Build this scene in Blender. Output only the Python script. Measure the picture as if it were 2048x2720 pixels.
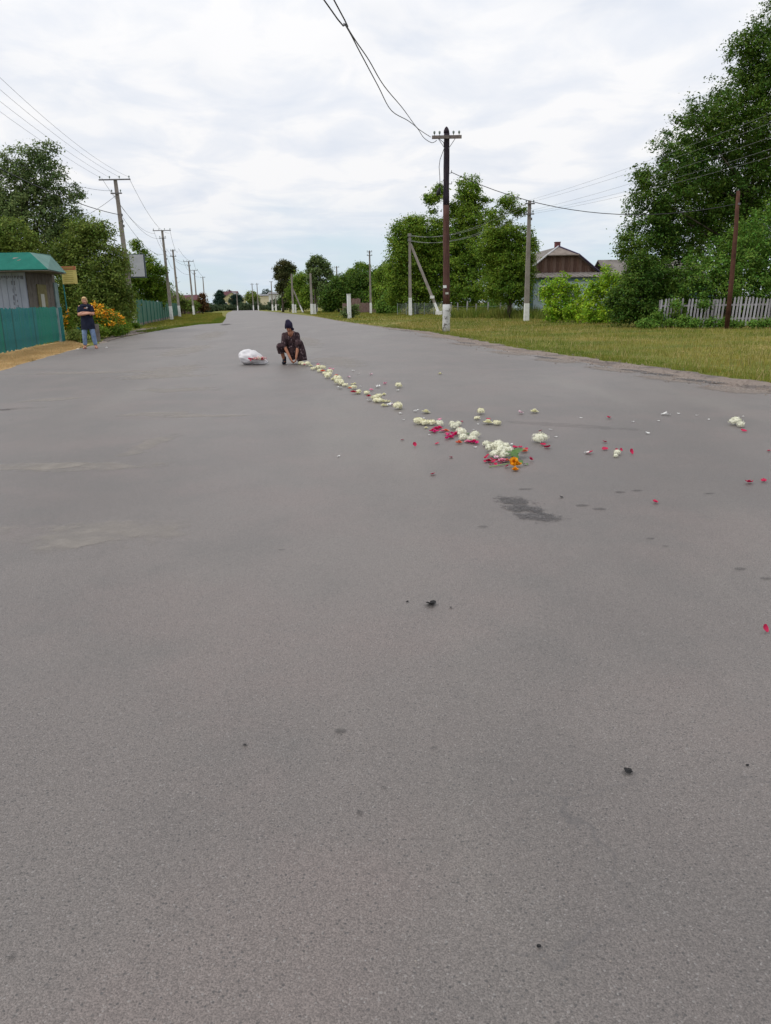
import bpy, math, random
import numpy as np
from mathutils import Vector, Matrix

random.seed(7)
for o in list(bpy.data.objects): bpy.data.objects.remove(o)
scn = bpy.context.scene
C = scn.collection
R = math.radians
PI = math.pi

# ------------------------------------------------------------------ camera
cam_d = bpy.data.cameras.new('camera'); cam = bpy.data.objects.new('camera', cam_d); C.objects.link(cam)
cam_d.sensor_fit = 'VERTICAL'; cam_d.sensor_height = 24.0; cam_d.lens = 2050 / 2720 * 24.0
cam_d.clip_start = 0.05; cam_d.clip_end = 4000
cam.matrix_world = Matrix.Translation((0, 0, 1.3)) @ Matrix.Rotation(R(90 - 15.097), 4, 'X') @ Matrix.Rotation(-R(1.1), 4, 'Z')
scn.camera = cam

# ------------------------------------------------------------------ world + sun
SUN_EL, SUN_AZ = 52.0, 250.0
w = bpy.data.worlds.new('World'); scn.world = w; w.use_nodes = True
nt = w.node_tree; nt.nodes.clear()
def wn(t, **k):
    n = nt.nodes.new(t)
    for a, b in k.items(): setattr(n, a, b)
    return n
wl = nt.links.new
out = wn('ShaderNodeOutputWorld')
sky = wn('ShaderNodeTexSky'); sky.sky_type = 'NISHITA'; sky.sun_disc = False
sky.sun_elevation = R(SUN_EL); sky.sun_rotation = R(SUN_AZ); sky.air_density = 1.0; sky.dust_density = 0.2; sky.ozone_density = 3.0
bg1 = wn('ShaderNodeBackground'); bg1.inputs[1].default_value = 0.13
wl(sky.outputs[0], bg1.inputs[0])
tc = wn('ShaderNodeTexCoord'); sep = wn('ShaderNodeSeparateXYZ'); wl(tc.outputs['Generated'], sep.inputs[0])
def wmath(op, a, b=None, c=None):
    n = wn('ShaderNodeMath', operation=op)
    for i, x in enumerate((a, b, c)):
        if x is None: continue
        if isinstance(x, (int, float)): n.inputs[i].default_value = x
        else: wl(x, n.inputs[i])
    return n.outputs[0]
den = wmath('ADD', wmath('MAXIMUM', sep.outputs[2], 0.0), 0.10)
cx = wmath('DIVIDE', sep.outputs[0], den); cy = wmath('DIVIDE', sep.outputs[1], den)
cmb = wn('ShaderNodeCombineXYZ'); wl(cx, cmb.inputs[0]); wl(cy, cmb.inputs[1])
def wnoise(scale, detail, rough, off=(0, 0, 0), dist=0.0, sc=(1, 1, 1)):
    m = wn('ShaderNodeMapping'); m.inputs['Location'].default_value = off; m.inputs['Scale'].default_value = sc
    wl(cmb.outputs[0], m.inputs[0])
    n = wn('ShaderNodeTexNoise'); n.inputs['Scale'].default_value = scale; n.inputs['Detail'].default_value = detail
    n.inputs['Roughness'].default_value = rough; n.inputs['Distortion'].default_value = dist
    wl(m.outputs[0], n.inputs['Vector']); return n.outputs[0]
n1 = wnoise(2.5, 6, 0.54, (3.1, 1.7, 0), 0.4, (1.0, 0.85, 1))
n2 = wnoise(0.9, 5, 0.5, (7.3, 2.2, 0), 0.1, (1, 0.7, 1))
# cloud brightness
cr = wn('ShaderNodeValToRGB'); wl(n1, cr.inputs[0])
cr.color_ramp.elements[0].position = 0.30; cr.color_ramp.elements[0].color = (0.80, 0.845, 0.93, 1)
cr.color_ramp.elements[1].position = 0.57; cr.color_ramp.elements[1].color = (0.985, 0.985, 1.0, 1)
e = cr.color_ramp.elements.new(0.46); e.color = (0.885, 0.91, 0.965, 1)
# cloud brightness rises towards the zenith as an overcast sky does
zb = wmath('ADD', wmath('MULTIPLY', wmath('MAXIMUM', sep.outputs[2], 0.0), 0.30), 0.915)
lowf = wn('ShaderNodeMapRange'); lowf.interpolation_type = 'SMOOTHSTEP'; wl(wmath('ADD', sep.outputs[2], wmath('MULTIPLY', wmath('SUBTRACT', n2, 0.5), 0.16)), lowf.inputs[0])
lowf.inputs[1].default_value = 0.01; lowf.inputs[2].default_value = 0.15; lowf.inputs[3].default_value = 0.9; lowf.inputs[4].default_value = 0.0
lmix = wn('ShaderNodeMix', data_type='RGBA'); wl(lowf.outputs[0], lmix.inputs[0]); wl(cr.outputs[0], lmix.inputs[6]); lmix.inputs[7].default_value = (0.66, 0.785, 0.90, 1)
bg2 = wn('ShaderNodeBackground'); wl(lmix.outputs[2], bg2.inputs[0]); wl(zb, bg2.inputs[1])
# cover: thinner towards the horizon, with breaks
ez = wmath('SMOOTH_MIN', wmath('MULTIPLY', wmath('MAXIMUM', sep.outputs[2], 0.0), 5.0), 0.62, 0.2)
cov = wmath('ADD', wmath('MULTIPLY', wmath('SUBTRACT', n2, 0.5), 2.6), wmath('ADD', ez, 0.16))
mr = wn('ShaderNodeMapRange'); mr.interpolation_type = 'SMOOTHSTEP'; wl(cov, mr.inputs[0])
mr.inputs[1].default_value = 0.0; mr.inputs[2].default_value = 0.62; mr.inputs[3].default_value = 0.72; mr.inputs[4].default_value = 1.0
mx = wn('ShaderNodeMixShader'); wl(mr.outputs[0], mx.inputs[0]); wl(bg1.outputs[0], mx.inputs[1]); wl(bg2.outputs[0], mx.inputs[2])
wl(mx.outputs[0], out.inputs[0])

sd = bpy.data.lights.new('sun', 'SUN'); sd.energy = 1.5; sd.angle = R(11); sd.color = (1.0, 0.97, 0.92)
sun = bpy.data.objects.new('sun', sd); C.objects.link(sun)
# sun from the upper left, a little behind the camera
az = R(SUN_AZ); sdir = Vector((math.sin(az) * math.cos(R(SUN_EL)), math.cos(az) * math.cos(R(SUN_EL)), math.sin(R(SUN_EL))))
sun.rotation_euler = sdir.to_track_quat('Z', 'Y').to_euler()
scn.view_settings.view_transform = 'Standard'; scn.view_settings.look = 'None'
scn.view_settings.exposure = 0.0; scn.view_settings.gamma = 1.0; scn.view_settings.use_curve_mapping = False
scn.render.engine = 'CYCLES'

# ------------------------------------------------------------------ materials
def mat(name, col, rough=0.8, spec=0.3, var=None, vscale=3.0, bump=0.0, bscale=20.0, trans=0.0, island=0.0, metal=0.0, detail=5, stretch=(1, 1, 1), mid=(0.35, 0.65)):
    m = bpy.data.materials.new(name); m.use_nodes = True; t = m.node_tree; b = t.nodes['Principled BSDF']
    b.inputs['Base Color'].default_value = (*col, 1); b.inputs['Roughness'].default_value = rough
    b.inputs['Specular IOR Level'].default_value = spec; b.inputs['Metallic'].default_value = metal
    tcn = t.nodes.new('ShaderNodeTexCoord'); mp = t.nodes.new('ShaderNodeMapping'); mp.inputs['Scale'].default_value = stretch
    t.links.new(tcn.outputs['Object'], mp.inputs[0])
    colsock = None
    if var:
        n = t.nodes.new('ShaderNodeTexNoise'); n.inputs['Scale'].default_value = vscale; n.inputs['Detail'].default_value = detail
        n.inputs['Roughness'].default_value = 0.6
        t.links.new(mp.outputs[0], n.inputs['Vector'])
        r = t.nodes.new('ShaderNodeValToRGB'); t.links.new(n.outputs[0], r.inputs[0])
        r.color_ramp.elements[0].position = mid[0]; r.color_ramp.elements[1].position = mid[1]
        r.color_ramp.elements[0].color = (*col, 1); r.color_ramp.elements[1].color = (*var, 1)
        colsock = r.outputs[0]
    if island > 0:
        g = t.nodes.new('ShaderNodeNewGeometry'); hs = t.nodes.new('ShaderNodeHueSaturation')
        a = t.nodes.new('ShaderNodeMapRange'); t.links.new(g.outputs['Random Per Island'], a.inputs[0])
        a.inputs[3].default_value = 1 - island; a.inputs[4].default_value = 1 + island
        t.links.new(a.outputs[0], hs.inputs['Value'])
        a2 = t.nodes.new('ShaderNodeMapRange'); a2.inputs[3].default_value = 0.5 - island * 0.06; a2.inputs[4].default_value = 0.5 + island * 0.06
        mm = t.nodes.new('ShaderNodeMath'); mm.operation = 'FRACT'; m2 = t.nodes.new('ShaderNodeMath'); m2.operation = 'MULTIPLY'; m2.inputs[1].default_value = 7.31
        t.links.new(g.outputs['Random Per Island'], m2.inputs[0]); t.links.new(m2.outputs[0], mm.inputs[0]); t.links.new(mm.outputs[0], a2.inputs[0])
        t.links.new(a2.outputs[0], hs.inputs['Hue'])
        if colsock: t.links.new(colsock, hs.inputs['Color'])
        else: hs.inputs['Color'].default_value = (*col, 1)
        colsock = hs.outputs[0]
    if colsock: t.links.new(colsock, b.inputs['Base Color'])
    if bump > 0:
        n = t.nodes.new('ShaderNodeTexNoise'); n.inputs['Scale'].default_value = bscale; n.inputs['Detail'].default_value = 4
        t.links.new(mp.outputs[0], n.inputs['Vector'])
        bp = t.nodes.new('ShaderNodeBump'); bp.inputs['Strength'].default_value = bump; bp.inputs['Distance'].default_value = 0.02
        t.links.new(n.outputs[0], bp.inputs['Height']); t.links.new(bp.outputs[0], b.inputs['Normal'])
    if trans > 0:
        tr = t.nodes.new('ShaderNodeBsdfTranslucent'); mxs = t.nodes.new('ShaderNodeMixShader'); mxs.inputs[0].default_value = trans
        if colsock: t.links.new(colsock, tr.inputs[0])
        else: tr.inputs[0].default_value = (*col, 1)
        o = t.nodes['Material Output']
        t.links.new(b.outputs[0], mxs.inputs[1]); t.links.new(tr.outputs[0], mxs.inputs[2]); t.links.new(mxs.outputs[0], o.inputs[0])
    return m

M = {}
def leafmat(name, a, b, vs=0.5, isl=0.45):
    M[name] = mat(name, a, 0.62, 0.2, var=b, vscale=vs, trans=0.36, island=isl, detail=3)
leafmat('leaf_dark', (0.039, 0.091, 0.010), (0.104, 0.178, 0.021), 0.6)
leafmat('leaf_mid', (0.086, 0.162, 0.014), (0.194, 0.288, 0.029), 0.5)
leafmat('leaf_elder', (0.081, 0.176, 0.022), (0.164, 0.282, 0.044), 1.0)
leafmat('leaf_bright', (0.179, 0.331, 0.022), (0.359, 0.510, 0.030), 1.0)
leafmat('leaf_grey', (0.093, 0.147, 0.046), (0.171, 0.228, 0.075), 0.5)
leafmat('leaf_olive', (0.113, 0.172, 0.028), (0.204, 0.265, 0.050), 0.6)
leafmat('leaf_brown', (0.060, 0.085, 0.025), (0.110, 0.105, 0.035), 0.5)
leafmat('leaf_rust', (0.103, 0.052, 0.020), (0.149, 0.081, 0.030), 0.7)
leafmat('leaf_blue_hazed', (0.023, 0.057, 0.040), (0.040, 0.081, 0.050), 0.3)  # far foliage: distance haze put into the leaf colour; also the blue conifer
leafmat('leaf_purple', (0.057, 0.014, 0.050), (0.092, 0.023, 0.070), 0.3)
leafmat('leaf_far', (0.060, 0.095, 0.045), (0.095, 0.130, 0.060), 0.2)
leafmat('leaf_willow', (0.170, 0.230, 0.045), (0.250, 0.310, 0.070), 0.4)
M['bark'] = mat('bark', (0.05, 0.04, 0.03), 0.95, 0.1, var=(0.12, 0.10, 0.08), vscale=6, bump=0.6, bscale=30)
M['bark_grey'] = mat('bark_grey', (0.10, 0.09, 0.08), 0.95, 0.1, var=(0.17, 0.15, 0.13), vscale=6, bump=0.5, bscale=30)
M['creosote'] = mat('creosoted_timber', (0.050, 0.022, 0.018), 0.8, 0.3, var=(0.110, 0.050, 0.038), vscale=3, bump=0.5, bscale=14, stretch=(3, 3, 0.5))
M['creosote_top'] = mat('dark_timber', (0.020, 0.016, 0.026), 0.85, 0.2, var=(0.045, 0.032, 0.040), vscale=4, bump=0.4, bscale=14, stretch=(3, 3, 0.5))
M['concrete'] = mat('pole_concrete', (0.19, 0.165, 0.15), 0.9, 0.2, var=(0.29, 0.26, 0.235), vscale=2.5, bump=0.3, bscale=30, stretch=(1, 1, 0.6))
M['concrete_dark'] = mat('stained_concrete', (0.12, 0.10, 0.095), 0.9, 0.2, var=(0.22, 0.19, 0.175), vscale=4, bump=0.4, bscale=25)
M['whitewash'] = mat('whitewash', (0.50, 0.50, 0.50), 0.9, 0.2, var=(0.72, 0.72, 0.72), vscale=5, bump=0.3, bscale=25, mid=(0.3, 0.5))
M['whitewash_worn'] = mat('worn_whitewash', (0.13, 0.12, 0.11), 0.9, 0.2, var=(0.50, 0.50, 0.50), vscale=4.5, bump=0.4, bscale=25, mid=(0.38, 0.48))
M['steel'] = mat('weathered_steel', (0.10, 0.10, 0.11), 0.6, 0.4, var=(0.16, 0.15, 0.15), vscale=10)
M['rust'] = mat('rusted_steel', (0.050, 0.022, 0.016), 0.85, 0.2, var=(0.110, 0.050, 0.034), vscale=2.2, bump=0.3, bscale=30)
M['porcelain'] = mat('insulator_glass', (0.16, 0.20, 0.18), 0.3, 0.5)
M['wire'] = mat('cable', (0.035, 0.035, 0.040), 0.6, 0.3)
M['wire_al'] = mat('aluminium_wire', (0.22, 0.22, 0.23), 0.5, 0.4)
M['teal'] = [mat('turquoise_paint', c, 0.6, 0.3, var=d, vscale=4, bump=0.2, bscale=30, stretch=(4, 4, 0.6)) for c, d in
             (((0.008, 0.130, 0.120), (0.020, 0.200, 0.175)), ((0.006, 0.150, 0.115), (0.012, 0.215, 0.160)), ((0.010, 0.125, 0.140), (0.020, 0.200, 0.205)), ((0.006, 0.075, 0.070), (0.020, 0.120, 0.105)))]
M['teal_pale'] = mat('faded_turquoise', (0.12, 0.19, 0.20), 0.7, 0.2, var=(0.20, 0.27, 0.27), vscale=3)
M['greenfence'] = mat('green_sheet_metal', (0.018, 0.100, 0.072), 0.5, 0.4, var=(0.030, 0.140, 0.100), vscale=1.5)
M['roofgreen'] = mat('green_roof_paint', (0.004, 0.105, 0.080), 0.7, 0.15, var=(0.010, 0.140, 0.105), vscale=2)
M['roofpale'] = mat('pale_green_roof_paint', (0.085, 0.185, 0.160), 0.65, 0.25, var=(0.125, 0.235, 0.205), vscale=2)  # paler green on the side and top faces of the kiosk roof
M['bluegrey'] = mat('grey_blue_board', (0.26, 0.28, 0.35), 0.8, 0.2, var=(0.34, 0.36, 0.44), vscale=3, stretch=(1, 1, 0.3))
M['peel'] = mat('peeling_stain', (0.14, 0.14, 0.17), 0.9, 0.1)
M['hutbrown'] = mat('dusty_brown_board', (0.11, 0.095, 0.085), 0.85, 0.2, var=(0.15, 0.135, 0.120), vscale=4)
M['soffit'] = mat('rusty_soffit', (0.09, 0.075, 0.06), 0.85, 0.2, var=(0.22, 0.20, 0.185), vscale=3)
M['poster'] = mat('olive_notice', (0.14, 0.125, 0.055), 0.8, 0.2, var=(0.20, 0.18, 0.09), vscale=6)
M['paper'] = mat('pale_paper', (0.42, 0.42, 0.38), 0.8, 0.2)
M['signyellow'] = mat('yellow_sign', (0.50, 0.42, 0.13), 0.6, 0.3, var=(0.58, 0.50, 0.18), vscale=5)
M['signred'] = mat('red_sign_header', (0.34, 0.11, 0.055), 0.6, 0.3)
M['signtext'] = mat('faded_print', (0.30, 0.24, 0.06), 0.7, 0.2)
M['lightbox'] = mat('greyed_panel', (0.42, 0.43, 0.46), 0.5, 0.4, var=(0.48, 0.49, 0.52), vscale=3)
M['lightframe'] = mat('dark_sign_case', (0.06, 0.08, 0.09), 0.6, 0.3)
M['picket'] = [mat('weathered_picket', c, 0.85, 0.2, var=d, vscale=3, bump=0.2, bscale=30, stretch=(3, 3, 0.4)) for c, d in
               (((0.26, 0.25, 0.27), (0.40, 0.38, 0.40)), ((0.20, 0.19, 0.20), (0.34, 0.32, 0.34)), ((0.30, 0.29, 0.32), (0.44, 0.43, 0.46)))]
M['planks'] = [mat('gable_board', c, 0.85, 0.2, var=d, vscale=5, stretch=(4, 4, 0.4)) for c, d in
               (((0.105, 0.058, 0.042), (0.170, 0.105, 0.080)), ((0.080, 0.044, 0.032), (0.130, 0.078, 0.060)), ((0.130, 0.080, 0.062), (0.195, 0.130, 0.105)))]
M['slate'] = mat('fibre_cement_roof', (0.13, 0.115, 0.105), 0.9, 0.2, var=(0.23, 0.21, 0.195), vscale=1.3, bump=0.3, bscale=12)
M['slate2'] = mat('fibre_cement_cap', (0.17, 0.14, 0.12), 0.9, 0.2, var=(0.26, 0.22, 0.195), vscale=1.3, bump=0.3, bscale=12)
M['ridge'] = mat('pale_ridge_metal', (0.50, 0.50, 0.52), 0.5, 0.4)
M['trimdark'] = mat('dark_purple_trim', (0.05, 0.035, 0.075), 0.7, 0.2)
M['brick_m'] = mat('chimney_brick', (0.13, 0.05, 0.055), 0.9, 0.1, var=(0.19, 0.08, 0.08), vscale=6)
M['bluewall'] = mat('pale_blue_wall', (0.42, 0.52, 0.56), 0.8, 0.2, var=(0.50, 0.59, 0.62), vscale=2)
M['bluedark'] = mat('slate_blue_wall', (0.10, 0.17, 0.20), 0.8, 0.2)
M['ochre'] = mat('ochre_board', (0.30, 0.15, 0.05), 0.8, 0.2)
M['glass'] = mat('window_glass', (0.05, 0.06, 0.07), 0.1, 0.6)
M['whitepaint'] = mat('white_paint', (0.70, 0.71, 0.72), 0.7, 0.3)
M['cream'] = mat('cream_render', (0.58, 0.52, 0.36), 0.85, 0.2, var=(0.64, 0.58, 0.42), vscale=1)
M['creamyellow'] = mat('yellow_render', (0.56, 0.50, 0.27), 0.85, 0.2, var=(0.64, 0.57, 0.33), vscale=1)
M['whitewall'] = mat('white_render', (0.60, 0.60, 0.58), 0.85, 0.2)
M['redroof'] = mat('maroon_roof', (0.10, 0.035, 0.042), 0.7, 0.3)
M['greyroof'] = mat('grey_roof', (0.20, 0.20, 0.21), 0.7, 0.3)
M['brownfence'] = mat('brown_board', (0.11, 0.07, 0.06), 0.85, 0.2, var=(0.16, 0.11, 0.10), vscale=4)
M['mesh'] = mat('galvanised_mesh', (0.22, 0.25, 0.25), 0.6, 0.4)
M['skin'] = mat('skin', (0.46, 0.23, 0.155), 0.55, 0.4, var=(0.52, 0.27, 0.19), vscale=8)
M['skin_tan'] = mat('tanned_skin', (0.30, 0.125, 0.070), 0.55, 0.4, var=(0.38, 0.165, 0.095), vscale=8)
M['blonde'] = mat('blonde_hair', (0.38, 0.24, 0.10), 0.6, 0.4, var=(0.55, 0.38, 0.18), vscale=14, stretch=(1, 1, 0.3))
M['navy'] = mat('navy_cloth', (0.010, 0.012, 0.026), 0.9, 0.15, var=(0.020, 0.024, 0.045), vscale=6)
M['print'] = mat('white_print', (0.5, 0.5, 0.52), 0.8, 0.2)
M['jeans'] = mat('faded_denim', (0.13, 0.19, 0.32), 0.9, 0.15, var=(0.22, 0.30, 0.44), vscale=7)
M['sandal'] = mat('pink_brown_sandal', (0.28, 0.13, 0.11), 0.7, 0.3)
M['blackshoe'] = mat('black_navy_boot', (0.010, 0.010, 0.020), 0.6, 0.3)
M['kerchief'] = mat('navy_headscarf', (0.009, 0.007, 0.022), 0.8, 0.2, var=(0.020, 0.015, 0.042), vscale=10)
M['eye'] = mat('eye', (0.03, 0.02, 0.02), 0.2, 0.5)
M['lips'] = mat('lips', (0.36, 0.11, 0.09), 0.5, 0.4)
M['amber'] = mat('dried_grass_patch', (0.36, 0.25, 0.11), 0.95, 0.1, var=(0.46, 0.33, 0.15), vscale=8)
M['hydrangea'] = mat('cream_white_petals', (0.76, 0.75, 0.58), 0.7, 0.2, var=(0.86, 0.86, 0.74), vscale=40, trans=0.15, island=0.10)
M['creamrose'] = mat('cream_rose_petals', (0.76, 0.73, 0.48), 0.7, 0.2, var=(0.86, 0.84, 0.66), vscale=30, trans=0.15, island=0.08)
M['rosered'] = mat('crimson_petals', (0.36, 0.006, 0.035), 0.55, 0.3, var=(0.52, 0.012, 0.060), vscale=30, trans=0.15, island=0.20)
M['magenta'] = mat('magenta_petals', (0.62, 0.012, 0.130), 0.55, 0.3, var=(0.72, 0.040, 0.200), vscale=30, trans=0.15, island=0.20)
M['pink'] = mat('pink_petals', (0.68, 0.20, 0.32), 0.6, 0.3, var=(0.74, 0.36, 0.46), vscale=30, trans=0.15, island=0.12)
M['palepink'] = mat('pale_pink_petals', (0.66, 0.47, 0.52), 0.6, 0.3, trans=0.15, island=0.1)
M['salmon'] = mat('salmon_petals', (0.66, 0.13, 0.06), 0.6, 0.3, var=(0.76, 0.26, 0.15), vscale=30, trans=0.15, island=0.15)
M['orange'] = mat('orange_petals', (0.78, 0.27, 0.006), 0.6, 0.3, var=(0.84, 0.46, 0.02), vscale=25, trans=0.15, island=0.15)
M['whitepetal'] = mat('white_petals', (0.72, 0.72, 0.70), 0.6, 0.3, trans=0.15)
M['greenleaf'] = mat('fresh_leaf', (0.035, 0.105, 0.014), 0.45, 0.4, var=(0.085, 0.200, 0.028), vscale=14, trans=0.2, island=0.2)
M['stemgreen'] = mat('pale_stem', (0.20, 0.30, 0.10), 0.6, 0.3)
M['blackbit'] = mat('tarry_black', (0.012, 0.012, 0.013), 0.6, 0.3)
M['sack'] = mat('white_plastic_sack', (0.66, 0.64, 0.66), 0.45, 0.4, var=(0.76, 0.75, 0.77), vscale=4, bump=0.5, bscale=9, trans=0.15)
M['sackpink'] = mat('petals_in_sack', (0.62, 0.30, 0.34), 0.6, 0.3, var=(0.78, 0.72, 0.58), vscale=16, trans=0.1, mid=(0.4, 0.6))
M['orangeflower'] = mat('orange_flower', (0.88, 0.42, 0.02), 0.6, 0.3, trans=0.2, island=0.35)
M['grass'] = mat('grass_blades', (0.100, 0.145, 0.012), 0.6, 0.2, var=(0.260, 0.225, 0.045), vscale=0.30, trans=0.25, island=0.4, detail=9, mid=(0.42, 0.57))
M['grassgreen'] = mat('fresh_grass_blades', (0.090, 0.150, 0.012), 0.6, 0.2, var=(0.170, 0.210, 0.03), vscale=0.6, trans=0.25, island=0.3)
M['drygrass'] = mat('dry_grass_blades', (0.42, 0.30, 0.14), 0.8, 0.1, var=(0.60, 0.44, 0.23), vscale=1, trans=0.2, island=0.3)
M['weed'] = mat('weed_leaves', (0.090, 0.150, 0.018), 0.6, 0.2, var=(0.240, 0.240, 0.050), vscale=0.7, trans=0.25, island=0.3)
M['drystalk'] = mat('dry_stalks', (0.46, 0.36, 0.18), 0.8, 0.1, trans=0.2, island=0.3)

# ground materials (several noise layers)
def ground_mat(name, layers, bump=0.3, bscale=60, rough=0.95):
    m = bpy.data.materials.new(name); m.use_nodes = True; t = m.node_tree; b = t.nodes['Principled BSDF']
    b.inputs['Roughness'].default_value = rough; b.inputs['Specular IOR Level'].default_value = 0.2
    tcn = t.nodes.new('ShaderNodeTexCoord'); col = None
    for (c, scale, lo, hi, st) in layers:
        if col is None:
            rgb = t.nodes.new('ShaderNodeRGB'); rgb.outputs[0].default_value = (*c, 1); col = rgb.outputs[0]; continue
        mp = t.nodes.new('ShaderNodeMapping'); mp.inputs['Scale'].default_value = st; mp.inputs['Location'].default_value = (scale * 3.3, lo * 17, 0)
        t.links.new(tcn.outputs['Object'], mp.inputs[0])
        n = t.nodes.new('ShaderNodeTexNoise'); n.inputs['Scale'].default_value = scale; n.inputs['Detail'].default_value = 6; n.inputs['Roughness'].default_value = 0.6
        t.links.new(mp.outputs[0], n.inputs['Vector'])
        r = t.nodes.new('ShaderNodeMapRange'); r.interpolation_type = 'SMOOTHSTEP'; r.inputs[1].default_value = lo; r.inputs[2].default_value = hi
        t.links.new(n.outputs[0], r.inputs[0])
        mix = t.nodes.new('ShaderNodeMix'); mix.data_type = 'RGBA'; mix.inputs[7].default_value = (*c, 1)
        t.links.new(r.outputs[0], mix.inputs[0]); t.links.new(col, mix.inputs[6]); col = mix.outputs[2]
    t.links.new(col, b.inputs['Base Color'])
    n = t.nodes.new('ShaderNodeTexNoise'); n.inputs['Scale'].default_value = bscale; n.inputs['Detail'].default_value = 5
    t.links.new(tcn.outputs['Object'], n.inputs['Vector'])
    bp = t.nodes.new('ShaderNodeBump'); bp.inputs['Strength'].default_value = bump; bp.inputs['Distance'].default_value = 0.03
    t.links.new(n.outputs[0], bp.inputs['Height']); t.links.new(bp.outputs[0], b.inputs['Normal'])
    return m
U = (1, 1, 1)
M['ground'] = ground_mat('grassy_ground', [((0.145, 0.150, 0.022), 1, 0, 1, U), ((0.260, 0.205, 0.060), 0.12, 0.48, 0.62, U), ((0.085, 0.125, 0.020), 0.3, 0.5, 0.68, U),
                                          ((0.260, 0.200, 0.080), 1.3, 0.55, 0.75, U), ((0.070, 0.090, 0.016), 6, 0.5, 0.7, U)], 0.6, 25)
M['shoulder'] = ground_mat('sandy_shoulder', [((0.215, 0.175, 0.150), 1, 0, 1, U), ((0.130, 0.110, 0.100), 1.2, 0.5, 0.62, U), ((0.300, 0.255, 0.220), 9, 0.52, 0.7, U), ((0.05, 0.045, 0.045), 30, 0.64, 0.72, U)], 0.6, 60)
M['drypatch'] = ground_mat('straw_ground', [((0.40, 0.27, 0.13), 1, 0, 1, U), ((0.52, 0.38, 0.20), 2.5, 0.45, 0.65, U), ((0.22, 0.15, 0.08), 7, 0.55, 0.7, U)], 0.7, 30)

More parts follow.
